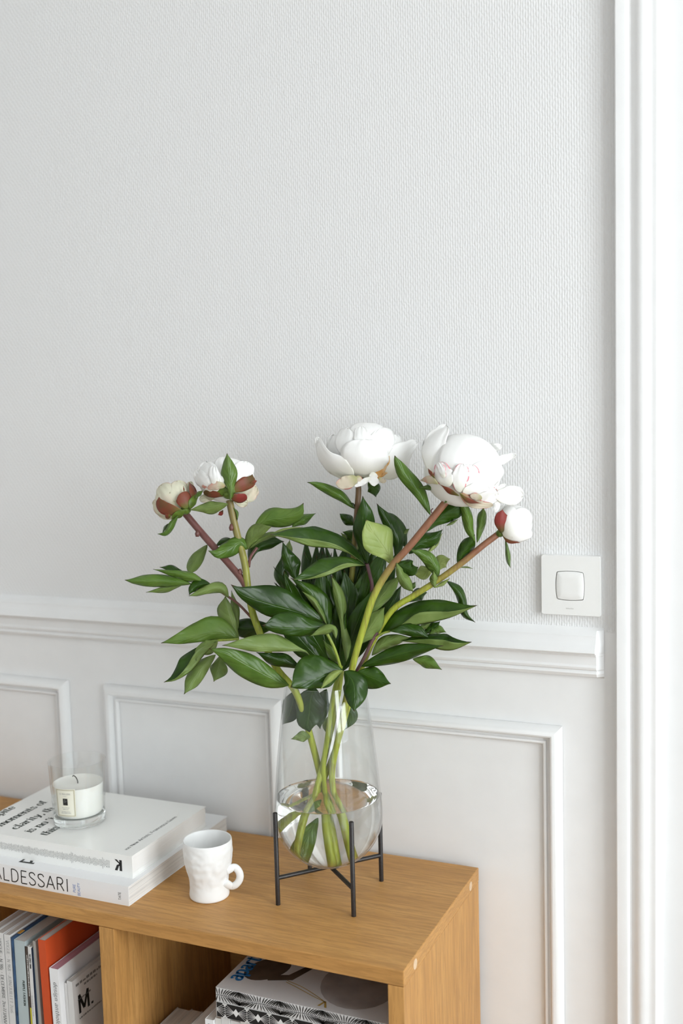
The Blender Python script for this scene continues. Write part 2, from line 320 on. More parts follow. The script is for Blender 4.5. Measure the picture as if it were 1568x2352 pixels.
# ------------------------------------------------------------------ building blocks
class MB:
    def __init__(s): s.v = []; s.f = []; s.mi = []; s.uv = {}
    def add(s, vs, fs, mi=0):
        o = len(s.v); s.v += [tuple(p) for p in vs]
        for f in fs: s.f.append(tuple(i + o for i in f)); s.mi.append(mi)
        return s
    def box(s, a, b, mi=0):
        (x0, y0, z0), (x1, y1, z1) = a, b
        vs = [(x0, y0, z0), (x1, y0, z0), (x1, y1, z0), (x0, y1, z0), (x0, y0, z1), (x1, y0, z1), (x1, y1, z1), (x0, y1, z1)]
        return s.add(vs, [(0, 3, 2, 1), (4, 5, 6, 7), (0, 1, 5, 4), (1, 2, 6, 5), (2, 3, 7, 6), (3, 0, 4, 7)], mi)
    def tube(s, pts, rs, n=10, mi=0, flat=1.0):
        pts = [Vector(p) for p in pts]
        if isinstance(rs, (int, float)): rs = [rs] * len(pts)
        rings = []; prev = None
        for i, p in enumerate(pts):
            t = (pts[min(i + 1, len(pts) - 1)] - pts[max(i - 1, 0)]).normalized()
            if prev is None:
                a = t.cross(Vector((0, 0, 1)) if abs(t.z) < 0.9 else Vector((1, 0, 0))).normalized()
            else: a = (prev - t * prev.dot(t)).normalized()
            prev = a; b = t.cross(a)
            rings.append([p + (a * math.cos(2 * math.pi * k / n) + b * flat * math.sin(2 * math.pi * k / n)) * rs[i] for k in range(n)])
        vs = [q for r in rings for q in r]; fs = []
        for i in range(len(rings) - 1):
            for k in range(n):
                fs.append((i * n + k, i * n + (k + 1) % n, (i + 1) * n + (k + 1) % n, (i + 1) * n + k))
        fs.append(tuple(range(n - 1, -1, -1))); fs.append(tuple((len(rings) - 1) * n + k for k in range(n)))
        return s.add(vs, fs, mi)
    def lathe(s, prof, c, n=64, mi=0, closed=False, fn=None):
        c = Vector(c); vs = []
        for r, z in prof:
            for k in range(n):
                a = 2 * math.pi * k / n; rr = r if fn is None else fn(r, z, a)
                vs.append(c + Vector((rr * math.cos(a), rr * math.sin(a), z)))
        fs = []; m = len(prof)
        for i in range(m if closed else m - 1):
            j = (i + 1) % m
            for k in range(n): fs.append((i * n + k, i * n + (k + 1) % n, j * n + (k + 1) % n, j * n + k))
        if not closed:
            if prof[0][0] > 1e-6: fs.append(tuple(range(n - 1, -1, -1)))
            if prof[-1][0] > 1e-6: fs.append(tuple((m - 1) * n + k for k in range(n)))
        return s.add(vs, fs, mi)
    def extrude(s, prof, place, a, b, mi=0):
        """prof: closed polygon of (p, q); place(p, q, t) -> point; swept from t=a to t=b"""
        n = len(prof)
        vs = [place(p, q, a) for p, q in prof] + [place(p, q, b) for p, q in prof]
        fs = [(i, (i + 1) % n, n + (i + 1) % n, n + i) for i in range(n)]
        fs += [tuple(range(n - 1, -1, -1)), tuple(range(n, 2 * n))]
        return s.add(vs, fs, mi)
    def mesh(s, name, mats, smooth=False, fix=True, angle=None):
        me = bpy.data.meshes.new(name); me.from_pydata([tuple(v) for v in s.v], [], s.f)
        for mt in (mats if isinstance(mats, (list, tuple)) else [mats]): me.materials.append(MATS[mt])
        me.polygons.foreach_set('material_index', s.mi)
        if fix:
            bm = bmesh.new(); bm.from_mesh(me); bmesh.ops.recalc_face_normals(bm, faces=bm.faces[:]); bm.to_mesh(me); bm.free()
        if smooth: me.polygons.foreach_set('use_smooth', [True] * len(me.polygons))
        if smooth and angle: me.set_sharp_from_angle(angle=rad(angle))
        me.update(); return me
    def build(s, name, mats, parent=None, smooth=False, bevel=0.0, fix=True, angle=None):
        o = bpy.data.objects.new(name, s.mesh(name, mats, smooth, fix, angle)); COL.objects.link(o)
        if parent is not None: adopt(o, parent)
        if bevel:
            md = o.modifiers.new('bevel', 'BEVEL'); md.width = bevel; md.segments = 2; md.limit_method = 'ANGLE'; md.angle_limit = rad(40)
        return o
def adopt(o, parent):
    o.parent = parent; bpy.context.view_layer.update()
    o.matrix_parent_inverse = parent.matrix_world.inverted()
def tag(o, label, cat, group=None, kind=None):
    if kind: o['kind'] = kind
    if label: o['label'] = label
    if cat: o['category'] = cat
    if group: o['group'] = group
    return o
def thing(name, label, cat, loc, group=None):
    o = bpy.data.objects.new(name, None); COL.objects.link(o); o.location = loc; o.empty_display_size = 0.05
    bpy.context.view_layer.update(); return tag(o, label, cat, group)
def struct(o, label=None, cat=None): o['kind'] = 'structure'; return tag(o, label, cat)
def catmull(pts, sub=8):
    pts = [Vector(p) for p in pts]
    if len(pts) < 3: return [pts[0].lerp(pts[-1], i / sub) for i in range(sub + 1)]
    out = []
    for i in range(len(pts) - 1):
        p0 = pts[i - 1] if i else pts[0] * 2 - pts[1]
        p1, p2 = pts[i], pts[i + 1]
        p3 = pts[i + 2] if i + 2 < len(pts) else pts[-1] * 2 - pts[-2]
        for k in range(sub):
            t = k / sub
            out.append(0.5 * ((2 * p1) + (p2 - p0) * t + (2 * p0 - 5 * p1 + 4 * p2 - p3) * t * t + (3 * p1 - p0 - 3 * p2 + p3) * t ** 3))
    out.append(pts[-1]); return out

# ------------------------------------------------------------------ lettering (own stroke alphabet)
def _g():
    c, l = 'c', 'l'
    bowl = (c, [(4, 2.5), (3.5, 4.4), (2.2, 5), (0.9, 4.4), (0.4, 2.5), (0.9, 0.6), (2.2, 0), (3.5, 0.6), (4, 2.5)])
    O = (c, [(5, 3.5), (4.5, 6), (2.9, 7), (1.2, 6), (0.6, 3.5), (1.2, 1), (2.9, 0), (4.5, 1), (5, 3.5)])
    S = (c, [(4.2, 5.7), (3.6, 6.7), (2.3, 7), (0.9, 6.4), (0.7, 5.1), (1.6, 4.1), (3.2, 3.2), (4.3, 2.2), (4.1, 0.8), (2.6, 0), (1.1, 0.3), (0.5, 1.4)])
    G = {
     'a': (4.9, [(c, [(0.8, 4.2), (1.7, 5), (3.1, 4.9), (3.8, 3.8)]), (l, [(3.8, 3.9), (3.8, 0)]), (c, [(3.8, 2.9), (1.8, 2.7), (0.6, 1.6), (1, 0.3), (2.4, 0.1), (3.8, 1.2)])]),
     'b': (4.8, [(l, [(0.7, 7.5), (0.7, 0)]), (c, [(0.7, 4), (2.2, 5), (3.7, 4.3), (4.1, 2.5), (3.6, 0.6), (2.2, 0), (0.7, 0.9)])]),
     'c': (4.4, [(c, [(3.7, 3.9), (3, 4.9), (1.8, 4.9), (0.7, 4), (0.4, 2.4), (0.9, 0.7), (2.2, 0), (3.4, 0.4), (3.9, 1.3)])]),
     'd': (5.0, [(l, [(4, 7.5), (4, 0)]), (c, [(4, 4), (2.6, 5), (1.1, 4.3), (0.5, 2.5), (1, 0.6), (2.5, 0), (4, 0.9)])]),
     'e': (4.5, [(c, [(0.5, 2.6), (3.9, 2.6), (3.6, 4.3), (2.3, 5), (0.9, 4.3), (0.4, 2.5), (0.9, 0.7), (2.2, 0), (3.9, 1)])]),
     'f': (3.2, [(l, [(1.3, 0), (1.3, 6)]), (c, [(1.3, 5.8), (1.7, 7.1), (2.6, 7.5), (3.3, 6.9)]), (l, [(0.3, 4.9), (2.7, 4.9)])]),
     'g': (4.8, [(c, [(3.6, 3.4), (3.1, 4.7), (2, 5), (0.9, 4.5), (0.6, 3.4), (1, 2.3), (2, 1.9), (3.2, 2.3), (3.6, 3.4)]), (c, [(1.1, 2.1), (0.9, 1), (3.6, 0.5), (4.1, -0.9), (2.4, -2), (0.6, -1.5), (0.5, -0.4), (1.4, 0.5)])]),
     'h': (5.0, [(l, [(0.8, 7.5), (0.8, 0)]), (c, [(0.8, 3.7), (2.3, 5), (3.8, 4.3), (4, 3)]), (l, [(4, 3.2), (4, 0)])]),
     'i': (2.2, [(l, [(1.1, 5), (1.1, 0)]), (l, [(1.1, 7.1), (1.1, 6.3)])]),
     'k': (4.6, [(l, [(0.8, 7.5), (0.8, 0)]), (l, [(4, 5), (0.9, 2)]), (l, [(1.9, 3), (4.2, 0)])]),
     'l': (2.2, [(l, [(1.1, 7.5), (1.1, 0)])]),
     'm': (7.4, [(l, [(0.8, 5), (0.8, 0)]), (c, [(0.8, 3.7), (2.2, 5), (3.5, 4.3), (3.7, 3)]), (l, [(3.7, 3.2), (3.7, 0)]), (c, [(3.7, 3.7), (5.1, 5), (6.4, 4.3), (6.6, 3)]), (l, [(6.6, 3.2), (6.6, 0)])]),
     'n': (5.0, [(l, [(0.8, 5), (0.8, 0)]), (c, [(0.8, 3.7), (2.3, 5), (3.8, 4.3), (4, 3)]), (l, [(4, 3.2), (4, 0)])]),
     'o': (4.6, [bowl]),
     'p': (4.9, [(l, [(0.8, 5), (0.8, -2.2)]), (c, [(0.8, 4), (2.3, 5), (3.8, 4.3), (4.2, 2.5), (3.7, 0.6), (2.3, 0), (0.8, 0.9)])]),
     'r': (3.8, [(l, [(0.9, 5), (0.9, 0)]), (c, [(0.9, 3.4), (1.8, 4.8), (2.9, 5), (3.5, 4.3)])]),
     's': (3.9, [(c, [(3.2, 4), (2.6, 4.9), (1.6, 5), (0.7, 4.4), (0.9, 3.2), (2.1, 2.6), (3.3, 1.9), (3.4, 0.7), (2.2, 0), (1, 0.2), (0.5, 1.2)])]),
     't': (3.2, [(c, [(1.3, 6.4), (1.3, 3), (1.3, 1), (1.9, 0.1), (3, 0.5)]), (l, [(0.3, 4.9), (2.9, 4.9)])]),
     'u': (5.0, [(l, [(0.8, 5), (0.8, 2)]), (c, [(0.8, 2.1), (1, 0.7), (2.2, 0), (3.9, 1.2)]), (l, [(4, 5), (4, 0)])]),
     'v': (4.5, [(l, [(0.3, 5), (2.2, 0)]), (l, [(4.1, 5), (2.2, 0)])]),
     'w': (6.4, [(l, [(0.3, 5), (1.8, 0)]), (l, [(3.2, 5), (1.8, 0)]), (l, [(3.2, 5), (4.6, 0)]), (l, [(6, 5), (4.6, 0)])]),
     'y': (4.5, [(l, [(0.3, 5), (2.3, 0)]), (c, [(4.1, 5), (2.3, 0), (1.7, -1.5), (0.8, -2), (0.3, -1.5)])]),
     ',': (2.0, [(c, [(1.1, 0.7), (1.3, 0), (0.9, -1), (0.4, -1.5)])]),
     '.': (2.0, [(l, [(1, 0.9), (1, 0)])]),
     "'": (1.8, [(c, [(0.6, 5.6), (0.5, 6.4), (1, 7.4)])]),
     '*': (2.6, [(l, [(1.3, 4.1), (1.3, 2.9)])]),
     '/': (3.2, [(l, [(0.3, -0.5), (2.9, 7.4)])]),
     ' ': (2.4, []),
     'A': (5.6, [(l, [(0.3, 0), (2.8, 7)]), (l, [(5.3, 0), (2.8, 7)]), (l, [(1.2, 2.3), (4.4, 2.3)])]),
     'B': (5.0, [(l, [(0.8, 7), (0.8, 0)]), (c, [(0.8, 7), (3.2, 6.9), (4.1, 5.4), (3.2, 3.8), (0.8, 3.7)]), (c, [(0.8, 3.7), (3.5, 3.6), (4.5, 1.9), (3.4, 0.1), (0.8, 0)])]),
     'C': (5.2, [(c, [(4.7, 5.4), (3.9, 6.7), (2.7, 7), (1.2, 6), (0.6, 3.5), (1.2, 1), (2.7, 0), (4, 0.4), (4.8, 1.7)])]),
     'D': (5.6, [(l, [(0.8, 7), (0.8, 0)]), (c, [(0.8, 7), (3, 6.9), (4.6, 5.6), (5, 3.5), (4.6, 1.4), (3, 0.1), (0.8, 0)])]),
     'E': (4.7, [(l, [(0.8, 7), (0.8, 0)]), (l, [(0.8, 7), (4.3, 7)]), (l, [(0.8, 3.7), (3.8, 3.7)]), (l, [(0.8, 0), (4.4, 0)])]),
     'F': (4.5, [(l, [(0.8, 7), (0.8, 0)]), (l, [(0.8, 7), (4.3, 7)]), (l, [(0.8, 3.7), (3.8, 3.7)])]),
     'G': (5.6, [(c, [(4.8, 5.6), (3.9, 6.8), (2.7, 7), (1.2, 6), (0.6, 3.5), (1.2, 1), (2.7, 0), (4.2, 0.4), (4.9, 1.4)]), (l, [(4.9, 3.2), (4.9, 0.6)]), (l, [(3.2, 3.2), (5.2, 3.2)])]),
     'H': (5.8, [(l, [(0.8, 7), (0.8, 0)]), (l, [(5, 7), (5, 0)]), (l, [(0.8, 3.6), (5, 3.6)])]),
     'I': (2.2, [(l, [(1.1, 7), (1.1, 0)])]),
     'J': (4.0, [(c, [(3, 7), (3, 2), (2.6, 0.5), (1.6, 0), (0.5, 0.9)])]),
     'K': (5.2, [(l, [(0.8, 7), (0.8, 0)]), (l, [(4.6, 7), (0.9, 3)]), (l, [(2.2, 4.2), (4.9, 0)])]),
     'L': (4.4, [(l, [(0.8, 7), (0.8, 0)]), (l, [(0.8, 0), (4.2, 0)])]),
     'M': (7.0, [(l, [(0.8, 7), (0.8, 0)]), (l, [(0.8, 7), (3.5, 1)]), (l, [(6.2, 7), (3.5, 1)]), (l, [(6.2, 7), (6.2, 0)])]),
     'N': (5.8, [(l, [(0.8, 7), (0.8, 0)]), (l, [(0.8, 7), (5, 0)]), (l, [(5, 7), (5, 0)])]),
     'O': (5.7, [O]), 'P': (4.8, [(l, [(0.8, 7), (0.8, 0)]), (c, [(0.8, 7), (3.3, 6.9), (4.4, 5.2), (3.3, 3.4), (0.8, 3.3)])]),
     'R': (5.2, [(l, [(0.8, 7), (0.8, 0)]), (c, [(0.8, 7), (3.3, 6.9), (4.3, 5.3), (3.3, 3.6), (0.8, 3.5)]), (l, [(2.6, 3.5), (4.8, 0)])]),
     'S': (4.9, [S]), 'T': (4.9, [(l, [(2.4, 7), (2.4, 0)]), (l, [(0.3, 7), (4.5, 7)])]),
     'U': (5.6, [(c, [(0.8, 7), (0.8, 2.4), (1.3, 0.6), (2.8, 0), (4.3, 0.6), (4.8, 2.4), (4.8, 7)])]),
     'V': (5.4, [(l, [(0.3, 7), (2.7, 0)]), (l, [(5.1, 7), (2.7, 0)])]),
     'Y': (5.2, [(l, [(0.3, 7), (2.6, 3.2)]), (l, [(4.9, 7), (2.6, 3.2)]), (l, [(2.6, 3.3), (2.6, 0)])]),
     '0': (4.6, [(c, [(4, 2.5), (3.5, 4.4), (2.2, 5), (0.9, 4.4), (0.4, 2.5), (0.9, 0.6), (2.2, 0), (3.5, 0.6), (4, 2.5)])]),
     '1': (2.4, [(l, [(1.2, 5), (1.2, 0)])]),
     '2': (4.2, [(c, [(0.6, 5.4), (1.5, 6.8), (3, 6.8), (3.6, 5.2), (2.4, 2.8), (0.5, 0)]), (l, [(0.5, 0), (3.8, 0)])]),
     '6': (4.4, [(c, [(3.5, 6.8), (1.4, 5.2), (0.5, 2.6), (1, 0.5), (2.3, 0), (3.6, 0.8), (3.7, 2.6), (2.4, 3.6), (0.8, 2.8)])]),
     '7': (4.2, [(l, [(0.4, 7), (3.8, 7)]), (l, [(3.8, 7), (1.4, 0)])]),
     '8': (4.4, [(c, [(2.2, 3.8), (0.9, 4.9), (1.1, 6.5), (2.2, 7), (3.4, 6.5), (3.5, 4.9), (2.2, 3.8), (0.7, 2.4), (0.8, 0.6), (2.2, 0), (3.7, 0.6), (3.8, 2.4), (2.2, 3.8)])]),
     '9': (4.4, [(c, [(3.8, 4.4), (2.4, 3.4), (0.9, 4.4), (0.9, 6.2), (2.2, 7), (3.5, 6.4), (3.9, 4.4), (3.2, 1.8), (1.2, 0.1)])]),
    }
    return G
GLYPH = _g()
def lettering(mb, txt, mp, x, y, size, pen=(0.9, 0.9), squeeze=1.0, serif=False, mi=0, track=0.25, slant=0.0):
    """mp(u, v) -> point; (x, y) baseline start; size = height of capitals; returns the end x"""
    k = size / 7.0
    for ch in txt:
        wd, strokes = GLYPH.get(ch, GLYPH[' '])
        for kind, pts in strokes:
            q = [Vector((p[0], p[1])) for p in pts]
            if kind == 'c': q = [Vector(p) for p in catmull([(p.x, p.y, 0) for p in q], 4)]; q = [Vector((p.x, p.y)) for p in q]
            vs = []
            for i, p in enumerate(q):
                t = q[min(i + 1, len(q) - 1)] - q[max(i - 1, 0)]
                if t.length < 1e-6: t = Vector((1, 0))
                t.normalize(); n = Vector((-t.y, t.x))
                h = 0.5 * math.sqrt((pen[0] / squeeze * n.x) ** 2 + (pen[1] * n.y) ** 2)
                for sgn in (1, -1):
                    r = p + n * h * sgn
                    vs.append(mp(x + (r.x + slant * r.y) * k * squeeze, y + r.y * k))
            mb.add(vs, [(2 * i, 2 * i + 1, 2 * i + 3, 2 * i + 2) for i in range(len(q) - 1)], mi)
            if serif and kind == 'l' and abs(pts[0][0] - pts[1][0]) < 0.1 and abs(pts[0][1] - pts[1][1]) > 2:
                for (sx, sy) in pts:
                    h = pen[1] * 0.5; w = 0.5 * pen[0] + 0.75
                    vs = [mp(x + (sx + a * w) * k * squeeze, y + (sy + b * h) * k) for a, b in ((-1, -1), (1, -1), (1, 1), (-1, 1))]
                    mb.add(vs, [(0, 1, 2, 3)], mi)
        x += (wd + track) * k * squeeze
    return x
def plane_map(o, r, u, lift=0.0002):
    o, r, u = Vector(o), Vector(r).normalized(), Vector(u).normalized(); n = r.cross(u)
    return lambda a, b: o + r * a + u * b + n * lift
def dashes(mb, mp, x, y, length, h, mi=0, seed=0):
    """a line of print too small to read"""
    rnd = random.Random(seed); a = 0.0
    while a < length:
        w = min(length - a, rnd.uniform(0.7, 2.2) * h)
        hh = h * rnd.uniform(0.55, 1.0)
        mb.add([mp(x + a, y), mp(x + a + w * 0.8, y), mp(x + a + w * 0.8, y + hh), mp(x + a, y + hh)], [(0, 1, 2, 3)], mi)
        a += w
X, Y, Z = Vector((1, 0, 0)), Vector((0, 1, 0)), Vector((0, 0, 1))

# ================================================================== THE ROOM
CASE_X = on_y(1418, 1200, 0).x                    # left edge of the door casing
RAIL_END = on_y(1372, 1500, 0).x
z_at = lambda px, py: on_y(px, py, 0).z
RAIL_B, RAIL_T = z_at(1372, 1557), z_at(1372, 1442)
DOOR_X0, DOOR_X1, DOOR_H = CASE_X + 0.060, 0.72, 2.30

b = MB(); b.box((ROOM_L, 0, RAIL_T - 0.005), (DOOR_X0 - 0.02, 0.16, ROOM_H)); b.box((DOOR_X0 - 0.02, 0, DOOR_H), (DOOR_X1 + 0.02, 0.16, ROOM_H)); b.box((DOOR_X1 + 0.02, 0, RAIL_T - 0.005), (ROOM_R, 0.16, ROOM_H))
wall_back = struct(b.build('wall_back', 'wallpaper'), 'white wall papered in a woven relief above a painted wainscot', 'wall')
b = MB(); b.box((ROOM_L, 0.0005, 0), (DOOR_X0 - 0.02, 0.16, RAIL_T - 0.005)); b.box((DOOR_X1 + 0.02, 0.0005, 0), (ROOM_R, 0.16, RAIL_T - 0.005))
b.build('wainscot', 'paint_white', wall_back)
struct(MB().box((ROOM_L - 0.15, ROOM_F, 0), (ROOM_L, 0.16, ROOM_H)).build('wall_left', 'paint_white'), 'plain white painted wall closing the room', 'wall')
struct(MB().box((ROOM_L - 0.15, ROOM_F - 0.15, 0), (ROOM_R + 0.15, ROOM_F, ROOM_H)).build('wall_front', 'paint_white'), 'plain white painted wall behind the camera', 'wall')
struct(MB().box((ROOM_L - 0.15, ROOM_F - 0.15, -0.1), (ROOM_R + 0.15, 0.16, 0)).build('floor', 'floor_oak'), 'warm brown oak floor of the room', 'floor')
struct(MB().box((ROOM_L - 0.15, ROOM_F - 0.15, ROOM_H), (ROOM_R + 0.15, 0.16, ROOM_H + 0.1)).build('ceiling', 'ceiling_paint'), 'plain white plaster ceiling of the room', 'ceiling')
b = MB(); ys = [ROOM_F] + [v for w in sorted(WINDOWS) for v in w] + [0.16]
for i in range(0, len(ys), 2): b.box((ROOM_R, ys[i], 0), (ROOM_R + 0.3, ys[i + 1], ROOM_H))
for y0, y1 in WINDOWS:
    b.box((ROOM_R, y0, 0), (ROOM_R + 0.3, y1, WIN_Z0)); b.box((ROOM_R, y0, WIN_Z1), (ROOM_R + 0.3, y1, ROOM_H))
struct(b.build('wall_right', 'paint_white'), 'white wall with a tall french window and an added second one', 'wall')
for i, (y0, y1) in enumerate(WINDOWS):
    xf = ROOM_R + 0.10; yc = (y0 + y1) / 2; b = MB()
    for a, c in ((y0, y0 + 0.06), (y1 - 0.06, y1), (yc - 0.05, yc + 0.05)): b.box((xf, a, WIN_Z0), (xf + 0.05, c, WIN_Z1))
    for zc in (WIN_Z0 + 0.06, 0.78, 1.40, 2.0, WIN_Z1 - 0.04): b.box((xf + 0.002, y0, zc - 0.03), (xf + 0.048, y1, zc + 0.03))
    w = struct(b.build('window_%d' % (i + 1), 'casing_paint'), 'tall white french window with small panes', 'window')  # the second window is an added, unseen opening that lets in sky
    for a, c in ((y0 + 0.06, yc - 0.05), (yc + 0.05, y1 - 0.06)):
        zz = [WIN_Z0 + 0.09, 0.75, 0.81, 1.37, 1.43, 1.97, 2.03, WIN_Z1 - 0.07]
        for k in range(0, 8, 2):
            MB().box((xf + 0.02, a - 0.004, zz[k] - 0.004), (xf + 0.024, c + 0.004, zz[k + 1] + 0.004)).build('pane', 'glass_pane', w)

# chair rail: profile (outward, z) swept along the wall
def sweep_x(prof, x0, x1):
    return MB().extrude(prof, lambda p, q, t: (t, -p, q), x0, x1)
H = RAIL_T - RAIL_B
rp = [(0, RAIL_B), (0.006, RAIL_B + 0.002), (0.009, RAIL_B + 0.0065), (0.0065, RAIL_B + 0.0105), (0.010, RAIL_B + 0.0125), (0.011, RAIL_B + 0.0155), (0.0095, RAIL_B + 0.0185),
      (0.0100, RAIL_B + 0.030), (0.0125, RAIL_B + 0.0305), (0.0135, RAIL_B + 0.0322), (0.0125, RAIL_B + 0.034), (0.019, RAIL_B + 0.0345), (0.0215, RAIL_B + 0.037), (0.0205, RAIL_B + 0.041),
      (0.0150, RAIL_B + 0.048), (0.0120, RAIL_B + 0.054), (0.0115, RAIL_B + 0.058), (0.006, H + RAIL_B - 0.003), (0, H + RAIL_B)]
n_ = len(rp); rail = MB()                       # the end dies into the wall with a plastered slant
rail.add([(ROOM_L, -p, q) for p, q in rp] + [(RAIL_END, -p, q) for p, q in rp] + [(RAIL_END + 0.0085, -p * 0.06, q) for p, q in rp],
         [(j * n_ + i, j * n_ + (i + 1) % n_, (j + 1) * n_ + (i + 1) % n_, (j + 1) * n_ + i) for j in (0, 1) for i in range(n_)] + [tuple(range(n_ - 1, -1, -1)), tuple(range(2 * n_, 3 * n_))])
struct(rail.build('trim_1', 'paint_white', smooth=True, angle=28), 'white moulded chair rail running along the wall below the wallpaper', 'chair rail')
# wainscot panel frames: mitred moulding
prof = [(0.0, 0.0), (0.0006, 0.0040), (0.0026, 0.0078), (0.0058, 0.0108), (0.0092, 0.0124), (0.0122, 0.0130), (0.0142, 0.0122), (0.0158, 0.0096), (0.0170, 0.0062)]
prof += [(0.0178, 0.0032), (0.0205, 0.0030)] + [(0.0235 - 0.003 * math.cos(math.pi * k / 6), 0.0026 + 0.0036 * math.sin(math.pi * k / 6)) for k in range(0, 7)] + [(0.0275, 0.0)]
def panel_frame(name, x0, x1, z0, z1, label):
    vs, fs = [], []; n = len(prof)
    for cx, cz, sx, sz in ((x0, z0, 1, 1), (x1, z0, -1, 1), (x1, z1, -1, -1), (x0, z1, 1, -1)):
        vs += [(cx + sx * p, -q, cz + sz * p) for p, q in prof]
    for s in range(4):
        for k in range(n - 1):
            fs.append((s * n + k, s * n + k + 1, ((s + 1) % 4) * n + k + 1, ((s + 1) % 4) * n + k))
    mb = MB().add(vs, fs); return struct(mb.build(name, 'paint_white', smooth=True, angle=32), label, 'panel moulding')
PT = on_y(1291.3, 1668, 0); PL = on_y(158.7, 1561.7, 0).x; PM = on_y(240, 1571, 0).x
ptop = (PT.z + on_y(158.7, 1561.7, 0).z) / 2
stile = PM - PL
PMR = on_y(646, 1620, 0).x
panel_frame('trim_2', PMR + stile, PT.x, 0.24, ptop, 'white rectangular panel moulding with its corner nearest the light switch')
panel_frame('trim_3', PM, PMR, 0.24, ptop, 'white rectangular panel moulding between the candle and the vase')
panel_frame('trim_4', PL - (PMR - PM) , PL, 0.24, ptop, 'white rectangular panel moulding behind the left end of the bookcase')
# door casing: profile (x from its left edge, outward)
cp = [(0, 0), (0, 0.016), (0.0015, 0.0175), (0.0115, 0.0175), (0.0145, 0.0165), (0.0175, 0.0128), (0.0195, 0.0124), (0.0215, 0.0136)]
cp += [(0.0215 + 0.022 * k / 8, 0.0136 + 0.0055 * math.sin(math.pi * k / 8)) for k in range(1, 8)]
cp += [(0.0450, 0.0140), (0.0470, 0.0142), (0.0500, 0.0140), (0.0540, 0.0100), (0.0560, 0.0050), (0.0570, 0.0), (0.0570, -0.02), (0, -0.02)]
b = MB().extrude(cp, lambda p, q, t: (CASE_X + p, -q, t), 0, DOOR_H + 0.057)
b.extrude(cp, lambda p, q, t: (DOOR_X1 + DOOR_X0 - CASE_X - p, -q, t), 0, DOOR_H + 0.057)
b.extrude(cp, lambda p, q, t: (t, -q, DOOR_H + 0.06 - p), CASE_X + 0.001, DOOR_X1 + 0.059)
struct(b.build('trim_5', 'casing_paint', smooth=True, angle=30), 'tall white moulded door casing beside the light switch', 'door casing')
# door leaf
b = MB().box((CASE_X + 0.050, 0.010, 0.008), (DOOR_X1 + 0.01, 0.05, DOOR_H + 0.005))
door = struct(b.build('door_1', 'door_paint'), 'flat white painted door inside the moulded casing', 'door')
hb = MB().tube([(0.60, 0.012, 1.02), (0.60, -0.045, 1.02)], 0.010, 14); hb.tube([(0.60, -0.045, 1.02), (0.50, -0.050, 1.02), (0.475, -0.045, 1.02)], [0.010, 0.008, 0.006], 12)
hb.build('door_handle', 'black_metal', door, smooth=True)
struct(MB().box((ROOM_L, -0.012, 0), (CASE_X, 0, 0.14)).build('baseboard_back', 'paint_white', bevel=0.004), 'plain white baseboard along the back wall', 'baseboard')

# light switch
TL, BR = on_y(1241.8, 1272.7, -0.008), on_y(1379.3, 1420.0, -0.008)
sx0, sx1 = TL.x, BR.x; sz1, sz0 = (TL.z + on_y(1381.7, 1279.9, -0.008).z) / 2, (BR.z + on_y(1239, 1407.4, -0.008).z) / 2
scx, scz = (sx0 + sx1) / 2, (sz0 + sz1) / 2
sw = thing('light_switch', 'square off-white light switch on the papered wall beside the door casing', 'light switch', (scx, 0, scz))
hw, hh = (sx1 - sx0) / 2, (sz1 - sz0) / 2
def outline(w, h, rnd, bulge, n=8):
    """rounded square whose sides bow outwards"""
    ring = []
    cs = ((1, 1), (-1, 1), (-1, -1), (1, -1))
    for ci, (ax, az) in enumerate(cs):
        for k in range(n + 1):
            t = math.pi / 2 * (ci + k / n)
            ring.append((ax * (w - rnd) + rnd * math.cos(t), az * (h - rnd) + rnd * math.sin(t)))
        nx, nz = cs[(ci + 1) % 4]
        p0 = ring[-1]; tt = math.pi / 2 * (ci + 1)
        p1 = (nx * (w - rnd) + rnd * math.cos(tt), nz * (h - rnd) + rnd * math.sin(tt))
        for k in range(1, 10):
            f = k / 10; off = bulge * 4 * f * (1 - f)
            ring.append((p0[0] + (p1[0] - p0[0]) * f + off * math.cos(tt), p0[1] + (p1[1] - p0[1]) * f + off * math.sin(tt)))
    return ring
def pillow(mb, cx, cz, w, h, rnd, y0, y1, bulge, dome=0.0):
    ring = outline(w, h, rnd, bulge); n2 = len(ring); layers = [(1.0, y0), (1.0, y1 + 0.0012), (0.985, y1 + 0.0003), (0.96, y1), (0.5, y1 - dome * 0.8), (0.05, y1 - dome)]
    vs = [(cx + x * s, y, cz + z * s) for s, y in layers for x, z in ring]; fs = []
    for l in range(len(layers) - 1):
        for k in range(n2): fs.append((l * n2 + k, l * n2 + (k + 1) % n2, (l + 1) * n2 + (k + 1) % n2, (l + 1) * n2 + k))
    fs.append(tuple((len(layers) - 1) * n2 + k for k in range(n2))); fs.append(tuple(range(n2 - 1, -1, -1)))
    return mb.add(vs, fs)
bx, bz = on_y(1308, 1346, -0.01).x, on_y(1308, 1346, -0.01).z
oo = [(scx + x, scz + z) for x, z in outline(hw, hh, 0.0025, 0.0)]; oi = [(scx + x * 0.985, scz + z * 0.985) for x, z in outline(hw, hh, 0.0025, 0.0)]
hole = [(bx + x, bz + z) for x, z in outline(0.0179, 0.0187, 0.0024, 0.0012)]
pm = MB(); rows = [(oo, 0.0), (oo, -0.0073), (oi, -0.0085), (hole, -0.0085), (hole, -0.0030)]; k2 = len(oo)
pm.add([(x, y, z) for r_, y in rows for x, z in r_], [(j * k2 + i, j * k2 + (i + 1) % k2, (j + 1) * k2 + (i + 1) % k2, (j + 1) * k2 + i) for j in range(4) for i in range(k2)])
pm.build('plate', 'switch_plastic', sw, smooth=True, angle=30)
pillow(MB(), bx, bz, 0.0200, 0.0208, 0.0022, 0.0, -0.0031, 0.0012).build('groove', 'switch_plastic', sw, smooth=True, angle=40)
